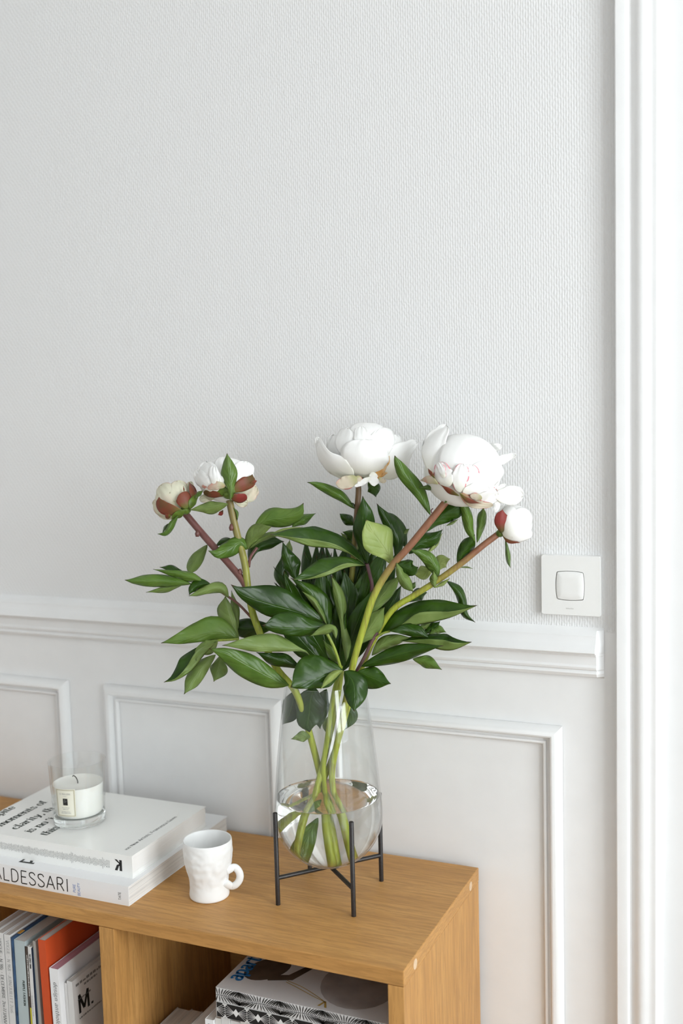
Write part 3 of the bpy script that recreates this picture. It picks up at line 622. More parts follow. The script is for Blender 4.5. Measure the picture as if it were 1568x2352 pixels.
pillow(MB(), bx, bz, 0.0172, 0.0180, 0.0022, -0.0028, -0.0094, 0.0012, 0.0).build('rocker', 'switch_plastic', sw, smooth=True, angle=40)
lb = MB(); mp_ = plane_map((scx - 0.006, -0.0089, scz - hh + 0.0088), X, Z, 0.0001)
dashes(lb, mp_, 0, 0, 0.010, 0.0016, 0, 3); lb.build('maker_mark', 'mark_grey', sw, fix=False)

# ================================================================== BOOKCASE
CZ = 0.7526; YF, YB = -0.3129, -0.012
XR = on_z(1099.1, 1992.5, CZ).x; XL = -1.62; TH = 0.0195
DX0, DX1 = -0.8536, -0.8306
SH = 0.403                                              # upper face of the shelf under the books
bc = thing('bookcase', 'low oak bookcase against the wainscot, carrying the vase and books', 'bookcase', ((XL + XR) / 2, (YF + YB) / 2, 0))
b = MB(); b.box((XL, YF, CZ - TH), (XR, YB, CZ)); top = b.build('top_panel', ['oak_along', 'oak_end'], bc, bevel=0.0012)
for p in top.data.polygons:
    if p.normal.x > 0.9: p.material_index = 1
for yy in (YF + 0.038, YB - 0.040):
    MB().tube([(XR - 0.004, yy, CZ - TH * 0.52), (XR + 0.0004, yy, CZ - TH * 0.52)], 0.0062, 20).build('dowel', 'dowel_wood', top)
def panel(x0, x1, mat='oak_upright', name='side_panel', yb=YB):
    return MB().box((x0, YF, 0.0), (x1, yb, CZ - TH - 0.0005)).build(name, mat, bc, bevel=0.0008)
panel(XR - 0.0203, XR - 0.0006, 'oak_side'); panel(XL + 0.0006, XL + 0.0203, 'oak_side')
panel(DX0, DX1, name='divider', yb=YB - 0.006); panel(-1.262, -1.239, name='divider', yb=YB - 0.006)
for x0, x1 in ((XL + 0.0203, -1.262), (-1.239, DX0), (DX1, XR - 0.0203)):
    MB().box((x0, YF + 0.004, SH - 0.02), (x1, YB - 0.006, SH)).build('shelf', 'oak_along', bc, bevel=0.0008)
    MB().box((x0, YF + 0.004, 0.05), (x1, YB - 0.006, 0.07)).build('bottom_panel', 'oak_along', bc, bevel=0.0008)
MB().box((XL + 0.02, YB - 0.006, 0.0), (XR - 0.0203, YB, CZ - TH)).build('back_panel', 'oak_along', bc)

# ------------------------------------------------------------------ books lying on the top
def flat_book(name, label, x0, x1, y0, y1, z0, z1, cover, pages, over=0.0016, cov=0.0007, rounding=0.0):
    """paperback lying flat, its spine towards the room (y0)"""
    t = thing(name, label, 'book', ((x0 + x1) / 2, (y0 + y1) / 2, z0))
    c = MB(); c.box((x0, y0 + cov, z1 - cov), (x1, y1, z1)); c.box((x0, y0 + cov, z0), (x1, y1, z0 + cov)); c.box((x0, y0, z0), (x1, y0 + cov, z1))
    c.build('cover', cover, t)
    g = MB(); n = 9; h = (z1 - z0 - 2 * cov) / n                  # pages in gatherings, each a hair proud or short
    rnd = random.Random(len(label))
    for k in range(n):
        d = rnd.uniform(0, 0.0006)
        g.box((x0 + over + d, y0 + cov, z0 + cov + k * h), (x1 - over * 0.35 - d, y1 - over - d, z0 + cov + (k + 1) * h))
    g.build('page_block', pages, t)
    return t
LX1, LY0, LZ = -0.8238, -0.2855, 0.7793
LX0 = LX1 - 0.292
low = flat_book('art_book', 'thick white art book under another book, broad black capitals along its spine', LX0, LX1, LY0, -0.0235, CZ, LZ, 'cover_white', 'pages_flat')
UX1, UY0, UZ = -0.8325, -0.2625, 0.8103
UX0 = UX1 - 0.284
upb = flat_book('art_book', 'glossy white art book with dark serif lettering on its cover, under the candle', UX0, UX1, UY0, -0.070, LZ, UZ, 'cover_gloss_white', 'pages_white')

# spine of the lower book
b = MB(); mp_ = plane_map((LX0, LY0, CZ), X, Z)
def px_on_spine(px, py, y0): p = on_y(px, py, y0); return p
e = on_y(160, 2045, LY0).x - LX0; s = on_y(5, 2018, LY0).x - LX0
# ALDESSARI must run from the pixel of its A to the pixel of its I; the B stands before it
zb = on_y(110, 2042, LY0).z - CZ
cap = 0.0178
names = 'BALDESSARI'
def width(t, size, sq, track=0.25): return sum((GLYPH[c][0] + track) * size / 7 * sq for c in t)
x_end = on_y(159, 2045, LY0).x - LX0 + 0.002
x_L = on_y(6.5, 2010, LY0).x - LX0
sq = (x_end - x_L) / width('LDESSARI', cap, 1.0, 0.7)
xs = x_end - width(names, cap, sq, 0.7)
lettering(b, names, mp_, xs, 0.0042, cap, (0.62, 0.62), sq, False, 0, 0.7)
b.build('spine_lettering', 'ink_black', low, fix=False)
b = MB(); mpv = lambda a, c: plane_map((LX0 + a, LY0, CZ + c), Z, -X)
def vert_line(mb, txt, px, py, height, pen=(0.8, 0.8), sq=1.0, track=0.5, ylo=None):
    p = on_y(px, py, LY0); lettering(mb, txt, plane_map((p.x, LY0, p.z), Z, -X), 0, 0, height, pen, sq, False, 0, track)
vert_line(b, 'PURE', 174, 2050, 0.0040, (0.75, 0.75), 0.93); vert_line(b, 'BEAUTY', 184.5, 2058, 0.0040, (0.75, 0.75), 0.93)
b.build('spine_subtitle', 'ink_blue', low, fix=False)
b = MB(); vert_line(b, 'TATE', 278, 2067.5, 0.0037, (1.2, 1.2), 0.95); b.build('publisher_mark', 'ink_grey', low, fix=False)
# letter of the cover title that shows in front of the upper book
b = MB(); up = Vector((0, 0, 0.0002))
for quad in (((370, 1568), (665, 1612), (697, 1588), (440, 1552)), ((370, 1568), (450, 1556), (528, 1503), (495, 1496)), ((592, 1574), (640, 1582), (682, 1532), (618, 1524))):
    b.add([on_z(x_ / 8.711, 1800 + y_ / 8.711, LZ) + up for x_, y_ in quad], [(0, 1, 2, 3)])
b.build('cover_lettering', 'ink_black', low, fix=False)

# upper book: cover text runs from the spine to the fore edge (right = +y, up = -x)
b = MB()
def cover_line(mb, txt, px, py, size, pen, sq=1.0, track=0.35, serif=True, px2=None, base_txt=None):
    p = on_z(px, py, UZ)
    lettering(mb, txt, plane_map((p.x, p.y, UZ), Y, -X), 0, 0, size, pen, sq, serif, 0, track)
CS = 0.0128
lines = [('Despite', -31, 1890), ('moments of', 4, 1898), ('clarity, th', 38, 1905), ("is no 'i", 71, 1912.5), ('this', 106, 1919.5)]
cl = (on_z(111, 1871, UZ) - on_z(38, 1905, UZ)).length / width('clarity,', CS, 1.0, 0.35)
for txt, px, py in lines: cover_line(b, txt, px, py, CS, (1.75, 0.45), cl)
b.build('cover_lettering', 'ink_green_black', upb, fix=False)
b = MB(); p = on_z(291, 1953, UZ); p2 = on_z(418.5, 1878, UZ)
t_ = '100 New Artists, Francesca Gavin'; L = (Vector((p2.x, p2.y)) - Vector((p.x, p.y))).length; sz = 0.0056
lettering(b, t_, plane_map((p.x, p.y, UZ), Y, -X), 0, 0, sz, (1.25, 0.5), L / width(t_, sz, 1, 0.4), False, 0, 0.4)
b.build('cover_credit', 'ink_grey', upb, fix=False)
# spine of the upper book: columns of tiny names and the publisher's K
b = MB(); zc = (LZ + UZ) / 2; rnd = random.Random(5); x = on_y(252, 1990, UY0).x; i = 0
while x > UX0 + 0.004:
    ln = rnd.uniform(0.007, 0.012) * (1.35 if rnd.random() < 0.12 else 1)
    dashes(b, plane_map((x, UY0, zc - ln / 2 - 0.0005), Z, -X), 0, 0, ln, 0.00125, 0, i); x -= 0.00215; i += 1
b.build('spine_names', 'ink_light', upb, fix=False)
b = MB(); mk = plane_map((0, UY0, 0), X, Z)
a0, a1 = on_y(279.5, 1975.5, UY0), on_y(264, 1999, UY0)
kx1, kx0 = a0.x, a1.x; kz0, kz1 = on_y(277, 2000.5, UY0).z, on_y(279, 1976, UY0).z; kw = kx1 - kx0; kh = kz1 - kz0
for poly in (((0.66, 0), (1, 0), (1, 1), (0.66, 1)), ((0.66, 0.62), (0.0, 1.0), (0.34, 1.0), (0.80, 0.66)), ((0.72, 0.66), (0.30, 0.50), (0, 0.0), (0.36, 0.0), (0.60, 0.46), (0.72, 0.44))):
    vs = [mk(kx0 + a * kw, kz0 + c * kh) for a, c in poly]; b.add(vs, [tuple(range(len(vs)))])
b.build('publisher_mark', 'ink_black', upb, fix=False)

# ------------------------------------------------------------------ candle
cc = Vector((-0.9795, -0.1795, UZ))
cd = thing('scented_candle', 'scented candle in a clear tumbler glass with a cream label', 'candle', cc)
RB, RT, CH = 0.0365, 0.0410, 0.0905
rr = lambda z: RB + (RT - RB) * z / CH
gp = [(rr(0.0135) - 0.0002, 0.0135), (rr(CH), CH - 0.0006), (rr(CH) - 0.0008, CH), (rr(CH) - 0.0022, CH), (rr(CH) - 0.0030, CH - 0.0008), (rr(0.0135) - 0.0030, 0.0135)]
MB().lathe(gp, cc, 72, closed=True).build('glass_wall', 'glass_thin', cd, smooth=True, angle=40)
bp_ = [(0.0, 0.0006), (RB - 0.005, 0.0006), (RB - 0.0015, 0.0), (RB, 0.0016), (rr(0.0132), 0.0132), (RB - 0.004, 0.0133), (RB - 0.012, 0.0120), (0, 0.0114)]
MB().lathe(bp_, cc, 72).build('glass_base', 'glass_solid', cd, smooth=True, angle=35)
wz = 0.0560
wp = [(0.0, 0.0140), (rr(0.0142) - 0.0050, 0.0140), (rr(0.02) - 0.0033, 0.0185), (rr(wz) - 0.0033, wz + 0.0012), (rr(wz) - 0.007, wz - 0.0004), (0.010, wz - 0.0012), (0.0, wz - 0.0008)]
MB().lathe(wp, cc, 72).build('wax', 'candle_wax', cd, smooth=True, angle=50)
wb = cc + Vector((0, 0, wz - 0.003))
MB().tube(catmull([wb, wb + Vector((-0.0005, 0, 0.006)), wb + Vector((-0.003, 0.0, 0.0105)), wb + Vector((-0.0075, 0.0008, 0.0125)), wb + Vector((-0.0095, 0.001, 0.011))], 5), 0.00075, 8).build('wick', 'wick_black', cd, smooth=True)
# curved paper label
lab_c = math.atan2((CAM - cc).y, (CAM - cc).x) - 0.50
def cyl(a, c, lift):
    """a: arc length to the right seen from outside, c: height"""
    th = lab_c + a / 0.0395; r = rr(c) + lift; return cc + Vector((r * math.cos(th), r * math.sin(th), c))
LW, LH0, LH1 = 0.0152, 0.0190, 0.0600
b = MB(); n = 14
vs = [cyl(-LW + 2 * LW * i / n, z, 0.0002) for z in (LH0, LH1) for i in range(n + 1)]
b.add(vs, [(i, i + 1, n + 2 + i, n + 1 + i) for i in range(n)])
lab = b.build('paper_label', 'label_cream', cd, fix=False)
b = MB(); cm = lambda a, c: cyl(a, c, 0.00045)
for d, w in ((0.0012, 0.0003), (0.0020, 0.00018)):
    for z in (LH0 + d, LH1 - d):
        for i in range(n):
            a0 = -LW + d + 2 * (LW - d) * i / n; a1 = -LW + d + 2 * (LW - d) * (i + 1) / n
            b.add([cm(a0, z - w), cm(a1, z - w), cm(a1, z + w), cm(a0, z + w)], [(0, 1, 2, 3)])
    for a in (-LW + d, LW - d): b.add([cm(a - w, LH0 + d), cm(a + w, LH0 + d), cm(a + w, LH1 - d), cm(a - w, LH1 - d)], [(0, 1, 2, 3)])
b.build('label_rule', 'label_rule', lab, fix=False)
b = MB()
w_ = width('Jo MALONE', 0.0024, 1.0, 1.0); lettering(b, 'Jo MALONE', cm, -w_ / 2, 0.0518, 0.0024, (1.0, 0.5), 1, False, 0, 1.0)
w_ = width('LONDON', 0.0012, 1.0, 1.0); lettering(b, 'LONDON', cm, -w_ / 2, 0.0490, 0.0012, (0.9, 0.5), 1, False, 0, 1.0)
for z, ln, hh_ in ((0.0322, 0.012, 0.0011), (0.0298, 0.009, 0.0011), (0.0262, 0.014, 0.0011), (0.0242, 0.0155, 0.0011)): dashes(b, cm, -ln / 2, z, ln, hh_, 0, int(z * 1e5))
b.build('label_print', 'ink_light', lab, fix=False)
b = MB(); b.add([cm(-0.0036, 0.0363), cm(0.0036, 0.0363), cm(0.0036, 0.0462), cm(-0.0036, 0.0462)], [(0, 1, 2, 3)]); b.build('label_emblem', 'ink_black', lab, fix=False)
b = MB(); cm2 = lambda a, c: cyl(a, c, 0.0006)
for ox, oz, r in ((-0.0008, 0.0436, 0.0011), (0.0010, 0.0418, 0.0013), (-0.0010, 0.0408, 0.0010)):
    pts = [(ox + r * math.cos(t), oz + r * 0.8 * math.sin(t)) for t in [k * 0.55 for k in range(10)]]
    for p0, p1 in zip(pts, pts[1:]): b.add([cm2(p0[0], p0[1]), cm2(p1[0], p1[1]), cm2(p1[0] + 0.0001, p1[1] + 0.00025), cm2(p0[0] + 0.0001, p0[1] + 0.00025)], [(0, 1, 2, 3)])
b.build('label_emblem_lines', 'ink_light', lab, fix=False)

# ------------------------------------------------------------------ mug
mc = Vector((-0.7405, -0.2200, CZ)); MH = 0.0785
mug = thing('coffee_mug', 'white dimpled ceramic mug standing beside the stacked books', 'mug', mc)
def hump(r, z, a):
    w = math.sin(math.pi * min(1, max(0, (z - 0.006) / (MH - 0.004)))) ** 0.7 if 0.006 < z < MH and r > 0.0235 else 0
    q = Vector((math.cos(a) * r, math.sin(a) * r, z * 1.15))
    return r * (1 + w * (0.038 * noise.noise(q * 110) + 0.016 * noise.noise(q * 190 + Vector((7, 3, 1)))))
op0 = [(0.0240, 0.0), (0.0258, 0.0006), (0.0266, 0.003), (0.0262, 0.008), (0.0255, 0.014), (0.0256, 0.020), (0.0268, 0.027), (0.0285, 0.034), (0.0303, 0.042), (0.0317, 0.050), (0.0326, 0.058), (0.0328, 0.066), (0.0326, 0.072), (0.0324, 0.0765)]
op = [(p.x, p.z) for p in catmull([(r, 0, z) for r, z in op0], 4)]
vs = MB(); n = 120
full = [(0.0, 0.0)] + op + [(0.0318, 0.0783), (0.0308, 0.0780), (0.0303, 0.072), (0.0304, 0.058), (0.0290, 0.046), (0.0262, 0.032), (0.0238, 0.018), (0.020, 0.0075), (0.0, 0.006)]
vs.lathe(full, mc, n, fn=lambda r, z, a: hump(r, z, a))
vs.build('body', 'ceramic_white', mug, smooth=True, angle=60)
hp = [on for on in [(529, 1999), (536, 1992), (546, 1998), (551, 2010), (549, 2022), (541, 2032), (530, 2035), (522, 2028)]]
dm = (mc + Vector((0, 0, 0.03)) - CAM).dot(fwd)
h3 = [at_d(px, py, dm - 0.006 + 0.004 * k / 7) for k, (px, py) in enumerate(hp)]
h3[0] = at_d(518, 2001, dm - 0.012); h3[-1] = at_d(515, 2026, dm - 0.012)
MB().tube(catmull(h3, 6), [0.0046] * 5 + [0.0040] * 33 + [0.0045] * 5, 12, flat=1.25).build('handle', 'ceramic_white', mug, smooth=True)

# ------------------------------------------------------------------ vase on its stand, water
VX = Vector((-0.5916, -0.1556, CZ))
st = thing('vase_stand', 'black metal four-legged stand holding the round glass vase', 'stand', VX)
feet = [on_z(*p, CZ) for p in ((637.8, 2078), (811.3, 2103), (875.8, 2023), (712.3, 2001))]
feet = [VX + (f - VX).normalized() * 0.0758 for f in feet]
LT = 0.1245; BZ = 0.0362
for f in feet:
    MB().tube([f, f + Vector((0, 0, LT - 0.0008)), f + Vector((0, 0, LT))], [0.0031, 0.0031, 0.0022], 14).build('leg', 'black_metal', st, smooth=True, angle=50)
for i in (0, 1):
    MB().tube([feet[i] + Vector((0, 0, BZ)), feet[i + 2] + Vector((0, 0, BZ))], 0.0029, 12).build('crossbar', 'black_metal', st, smooth=True, angle=50)
VB = BZ + 0.0026                                   # glass rests on the crossbars
zc_ = 0.1095                                      # height of the widest girth; below it the bowl is nearly a half ball
prof_v = [(0.0722 * math.sin(t), zc_ - (zc_ - VB) * math.cos(t)) for t in [math.pi / 2 * k / 9 for k in range(10)]]
prof_v += [(0.0716, 0.122), (0.0701, 0.138), (0.0676, 0.168), (0.0642, 0.200), (0.0602, 0.233), (0.0560, 0.264), (0.0524, 0.2885)]
sm = catmull([(r, 0, z) for r, z in prof_v], 4); prof_v = [(max(0, p.x), p.z) for p in sm]
def vase_r(z):
    for (r0, z0), (r1, z1) in zip(prof_v, prof_v[1:]):
        if z0 <= z <= z1: return r0 + (r1 - r0) * (z - z0) / max(1e-9, z1 - z0)
    return prof_v[-1][0]
inner = []
for i, (r, z) in enumerate(prof_v):
    a = prof_v[max(0, i - 1)]; c = prof_v[min(len(prof_v) - 1, i + 1)]
    t = Vector((c[0] - a[0], c[1] - a[1])).normalized(); nn = Vector((-t.y, t.x))
    inner.append((max(0, r + nn.x * 0.0022), z + nn.y * 0.0022))
inner[0] = (0.0, VB + 0.0022)
vz = thing('glass_vase', 'clear round-bottomed glass vase resting in the black stand', 'vase', VX + Vector((0, 0, VB)))
MB().lathe(prof_v + inner[::-1], VX, 96).build('glass', 'glass_thin', vz, smooth=True, angle=60)
WL = on_y(745, 1825, VX.y).z - CZ                  # water level
wat = [(r * 0.998, z + 0.0002) for r, z in inner if z < WL - 0.003]
wr = vase_r(WL) - 0.0024
wat += [(wr, WL - 0.0016), (wr + 0.0001, WL), (wr - 0.0016, WL - 0.0009), (wr - 0.005, WL - 0.0014), (0.0, WL - 0.0014)]
wo = MB().lathe(wat, VX, 96).build('water', 'water_clear', None, smooth=True, angle=60)
tag(wo, 'clear water filling the round bottom of the glass vase', 'water')

# ================================================================== MAGAZINES IN THE BOOKCASE
def upright_book(name, label, x0, x1, y0, y1, z1, cover, pages='pages_upright', lean=0.0, cat='magazine', group=None, z0=SH, cov=0.0005):
    """stands on the shelf, spine towards the room; lean > 0 tips its head to the left (about its foot)"""
    t = thing(name, label, cat, ((x0 + x1) / 2, (y0 + y1) / 2, z0), group)
    c = MB(); c.box((x0, y0 + cov, z0), (x0 + cov, y1, z1)); c.box((x1 - cov, y0 + cov, z0), (x1, y1, z1)); c.box((x0, y0, z0), (x1, y0 + cov, z1))
    g = MB().box((x0 + cov, y0 + cov, z0), (x1 - cov, y1 - 0.001, z1 - 0.0008))
    sh = lambda p: (p[0] - lean * (p[2] - z0), p[1], p[2])
    c.v = [sh(p) for p in c.v]; g.v = [sh(p) for p in g.v]
    c.build('cover', cover, t); g.build('page_block', pages, t)
    t['_x'] = 0; del t['_x']
    def spine(u, v): # u down from the head, v across to the right from the left edge
        z = z1 - u; return Vector((x0 + v - lean * (z - z0), y0 - 0.0002, z))
    return t, spine
def spine_text(t, spine, txt, u0, size, base, pen=(1.1, 0.45), mat='ink_black', sq=1.0, track=0.4, serif=False, name='spine_lettering', slant=0.0):
    b = MB(); lettering(b, txt, lambda a, c: spine(u0 + a, base + c), 0, 0, size, pen, sq, serif, 0, track, slant); b.build(name, mat, t, fix=False)
def spine_band(t, spine, u0, u1, v0, v1, mat, name):
    b = MB(); b.add([spine(u0, v0) + Vector((0, 0.0001, 0)), spine(u1, v0) + Vector((0, 0.0001, 0)), spine(u1, v1) + Vector((0, 0.0001, 0)), spine(u0, v1) + Vector((0, 0.0001, 0))], [(0, 1, 2, 3)]); b.build(name, mat, t, fix=False)
def spine_dashes(t, spine, u0, length, h, base, mat='ink_light', seed=1):
    b = MB(); dashes(b, lambda a, c: spine(u0 + a, base + c), 0, 0, length, h, 0, seed); b.build('small_print', mat, t, fix=False)
YS = -0.300
t, s_ = upright_book('magazine', 'plain white magazine at the far end of the row in the bookcase', -1.0470, -1.0345, YS, -0.09, 0.6875, 'cover_matte_white', lean=0.016)
t, s_ = upright_book('magazine', 'white fashion magazine with bold dots between the words on its spine', -1.0342, -1.0219, YS, -0.085, 0.6868, 'cover_matte_white', lean=0.014)
spine_text(t, s_, 'VOGUE * N 981 * DECEMBRE 2017/JANVIER 2018', 0.0085, 0.0056, 0.0032, (1.3, 0.45), 'ink_grey', 0.98); spine_dashes(t, s_, 0.222, 0.05, 0.0016, 0.004)
t, s_ = upright_book('magazine', 'white fashion magazine between the dotted spine and the navy one', -1.0212, -1.0108, YS, -0.085, 0.6860, 'cover_matte_white', lean=0.010)
spine_text(t, s_, 'VOGUE * N 968 * JUIN/JUILLET 2016', 0.0080, 0.0052, 0.0030, (1.2, 0.40), 'ink_light', 0.98); spine_dashes(t, s_, 0.148, 0.11, 0.0022, 0.0035)
t, s_ = upright_book('magazine', 'thin navy magazine with an amber tab showing at its head', -1.0104, -1.0080, YS, -0.09, 0.6835, 'cover_navy', lean=0.006)
spine_band(t, s_, 0.176, 0.278, 0.0001, 0.0023, 'cover_matte_white', 'pale_spine_foot')
b = MB(); b.box((-1.0108, YS + 0.012, 0.6838), (-1.0062, YS + 0.022, 0.6844)); b.build('page_tab', 'label_amber', t)
t, s_ = upright_book('magazine', 'thick pale blue fashion magazine with a wide blank spine', -1.0076, -0.9890, -0.298, -0.08, 0.6800, 'cover_pale_blue', lean=0.004)
spine_text(t, s_, 'PURPLE FASHION', 0.057, 0.0038, 0.0105, (1.5, 0.6), 'ink_green_black', 0.92, 0.5); spine_text(t, s_, 'YEAR 12/N', 0.150, 0.0038, 0.0105, (1.5, 0.6), 'ink_green_black', 0.92, 0.5, name='issue_lettering')
t, s_ = upright_book('magazine', 'dark brown magazine next to the pale blue one', -0.9888, -0.9832, -0.298, -0.10, 0.6735, 'cover_brown', lean=0.008)
spine_dashes(t, s_, 0.012, 0.060, 0.0016, 0.0028, 'ink_white', 4); spine_band(t, s_, 0.088, 0.150, 0.0030, 0.0054, 'label_yellow', 'yellow_strip')
t, s_ = upright_book('magazine', 'slim white magazine with small black capitals on its spine', -0.9830, -0.9778, -0.298, -0.10, 0.6740, 'cover_matte_white', lean=0.010)
spine_text(t, s_, 'THE GENTLEWOMAN', 0.010, 0.0026, 0.0018, (1.6, 1.0), 'ink_black', 0.72, 0.3); spine_dashes(t, s_, 0.070, 0.03, 0.0016, 0.0020, 'ink_light', 7)
t, s_ = upright_book('magazine', 'very thin dark blue magazine beside the slim white one', -0.9775, -0.9752, -0.297, -0.10, 0.6720, 'cover_dark_blue', lean=0.012)
t, s_ = upright_book('magazine', 'very thin steel blue magazine beside the grey one', -0.9750, -0.9716, -0.296, -0.10, 0.6722, 'cover_steel_blue', lean=0.014)
t, s_ = upright_book('magazine', 'thin warm grey magazine leaning against the orange book', -0.9713, -0.9668, -0.297, -0.09, 0.6830, 'cover_grey', lean=0.020)
t, s_ = upright_book('orange_book', 'bright orange-red book standing among the white magazines', -0.9580, -0.9460, YS, -0.07, 0.6890, 'cover_orange', lean=0.026, cat='book')
t, s_ = upright_book('magazine', 'white design magazine with pink page edges and slanted letters on its spine', -0.9425, -0.9280, YS, -0.06, 0.6515, 'cover_white', 'pages_pink', lean=0.026)
spine_text(t, s_, 'design anthology UK', 0.019, 0.0060, 0.0056, (1.15, 0.5), 'ink_grey', 1.02, 0.9, slant=0.2)
t, s_ = upright_book('magazine', 'slim plain white magazine next to the pink-edged one', -0.9275, -0.9225, -0.290, -0.08, 0.6278, 'cover_matte_white', lean=0.026); spine_dashes(t, s_, 0.075, 0.05, 0.0022, 0.0012, 'ink_light', 12)
t, s_ = upright_book('magazine', 'white magazine with a big black M on its cover', -0.9220, -0.9130, -0.290, -0.08, 0.6318, 'cover_matte_white', 'pages_pale', lean=0.030); spine_dashes(t, s_, 0.075, 0.05, 0.0022, 0.0022, 'ink_light', 13)
b = MB(); cm_ = lambda a, c: Vector((-0.9128 - 0.030 * (c - SH), -0.290 + a, c))
p = cm_(0, 0.56)
def m_at(px, py):
    r = ray(px, py); k = (-0.9172 - CAM.x) / r.x; return CAM + r * k
q0 = m_at(183, 2330)
lettering(b, 'M.', lambda a, c: cm_(q0.y + 0.290 + a, q0.z + c), 0, 0, 0.026, (1.25, 1.0), 0.95, False, 0, 0.5)
b.build('cover_lettering', 'ink_black', t, fix=False)
b = MB()
for px, py, ln, hh_ in ((177, 2268, 0.075, 0.0042), (196, 2263, 0.030, 0.0034), (181, 2300, 0.030, 0.0030), (184, 2342, 0.050, 0.0026)):
    b = MB(); q = m_at(px, py); dashes(b, lambda a, c: cm_(q.y + 0.290 + a, q.z + c), 0, 0, ln, hh_, 0, px)
    b.build('small_print', 'ink_grey', t, fix=False)
# black box with an open lid and the red box below it, both in the corner by the divider
pb = on_y(208, 2272, -0.225)
bx0, bx1 = -0.9125 + 0.012, DX0 - 0.006
k_ = thing('black_box', 'small black box with its lid ajar between the white magazine and the divider', 'box', ((bx0 + bx1) / 2, -0.19, SH + 0.115))
z1 = pb.z
b = MB(); b.box((bx0, -0.225, SH + 0.1152), (bx1, -0.150, z1)); b.build('body', 'cover_black', k_, bevel=0.001)
b = MB(); b.add([(bx0 - 0.001, -0.150, z1 - 0.004), (bx1 + 0.001, -0.150, z1 - 0.004), (bx1 + 0.001, -0.226, z1 + 0.012), (bx0 - 0.001, -0.226, z1 + 0.012), (bx0 - 0.001, -0.150, z1 + 0.006), (bx1 + 0.001, -0.150, z1 + 0.006), (bx1 + 0.001, -0.226, z1 + 0.020), (bx0 - 0.001, -0.226, z1 + 0.020)], [(0, 1, 2, 3), (4, 7, 6, 5), (0, 4, 5, 1), (1, 5, 6, 2), (2, 6, 7, 3), (3, 7, 4, 0)])
b.build('lid', 'cover_black', k_)
MB().box((bx0 + 0.004, -0.2254, z1 - 0.001), (bx1 - 0.004, -0.19, z1 + 0.006)).build('paper_insert', 'cover_matte_white', k_)
k_ = thing('red_box', 'small red box with pale dots under the black box', 'box', ((bx0 + bx1) / 2, -0.20, SH))
MB().box((bx0 + 0.006, -0.235, SH), (bx1, -0.150, SH + 0.115)).build('body', 'cover_red', k_, bevel=0.001)
for dx, dz in ((0.012, 0.098), (0.024, 0.088), (0.014, 0.076)):
    MB().tube([(bx0 + 0.006 + dx, -0.2352, SH + dz), (bx0 + 0.006 + dx, -0.2357, SH + dz)], 0.0055, 16).build('dot', 'cover_matte_white', k_)

# right-hand compartment: upright paperbacks, two magazines lying across them
ub = [(-0.8215, -0.8005, -0.292, -0.185, 0.5600, 'cover_warm_white', 'cream paperback standing against the bookcase divider'),
      (-0.8000, -0.7830, -0.290, -0.182, 0.5600, 'cover_warm_white', 'cream paperback next to the one against the divider'),
      (-0.7425, -0.7160, -0.292, -0.130, 0.6010, 'cover_warm_white', 'thick pale paperback standing just left of the white spine marked F')]
for x0, x1, y0, y1, z1, c, lab in ub:
    upright_book('paperback', lab, x0, x1, y0, y1, z1, c, 'pages_pale', cat='book')
t, s_ = upright_book('paperback', 'white paperback marked F on its spine, under the corner of the patterned magazines', -0.7150, -0.7024, -0.285, -0.13, 0.6200, 'cover_white', 'pages_pale', cat='book')
spine_text(t, s_, 'F', 0.0055, 0.0050, 0.0040, (1.0, 0.9), 'ink_grey')
x = -0.7018; rnd = random.Random(11)
for i in range(14):
    w = (0.0085, 0.0120, 0.0150, 0.0105, 0.0135)[i % 5]
    if x + w > -0.470: break
    upright_book('paperback', 'pale paperback in the row carrying the patterned magazines', x, x + w, -0.284 + rnd.uniform(0, 0.004), -0.13, 0.6273 if i % 2 else 0.6225, 'cover_matte_white' if i % 3 else 'cover_warm_white', 'pages_pale', cat='book', group='paperbacks carrying the patterned magazines'); x += w + 0.0006
AX0, AX1, AY0 = -0.6970, XR - 0.0203 - 0.004, -0.2855
AZ2, AZ1, AZ0 = 0.6666, 0.6478, 0.6276
def flat_mag(label, z0, z1, cover, y1):
    t = thing('magazine', label, 'magazine', ((AX0 + AX1) / 2, (AY0 + y1) / 2, z0)); cov = 0.0005
    c = MB(); c.box((AX0, AY0 + cov, z1 - cov), (AX1, y1, z1)); c.box((AX0, AY0 + cov, z0), (AX1, y1, z0 + cov)); c.box((AX0, AY0, z0), (AX1, AY0 + cov, z1)); c.build('cover', cover, t)
    MB().box((AX0 + 0.0008, AY0 + cov, z0 + cov), (AX1 - 0.0008, y1 - 0.001, z1 - cov)).build('page_block', 'pages_flat', t); return t
g1 = flat_mag('magazine with a black and white geometric fan pattern along its spine', AZ0, AZ1 - 0.0006, 'cover_matte_white', -0.115)
g2 = flat_mag('magazine with a zebra-striped spine and a big blue title on its grey cover', AZ1, AZ2, 'cover_grey_photo', -0.115)
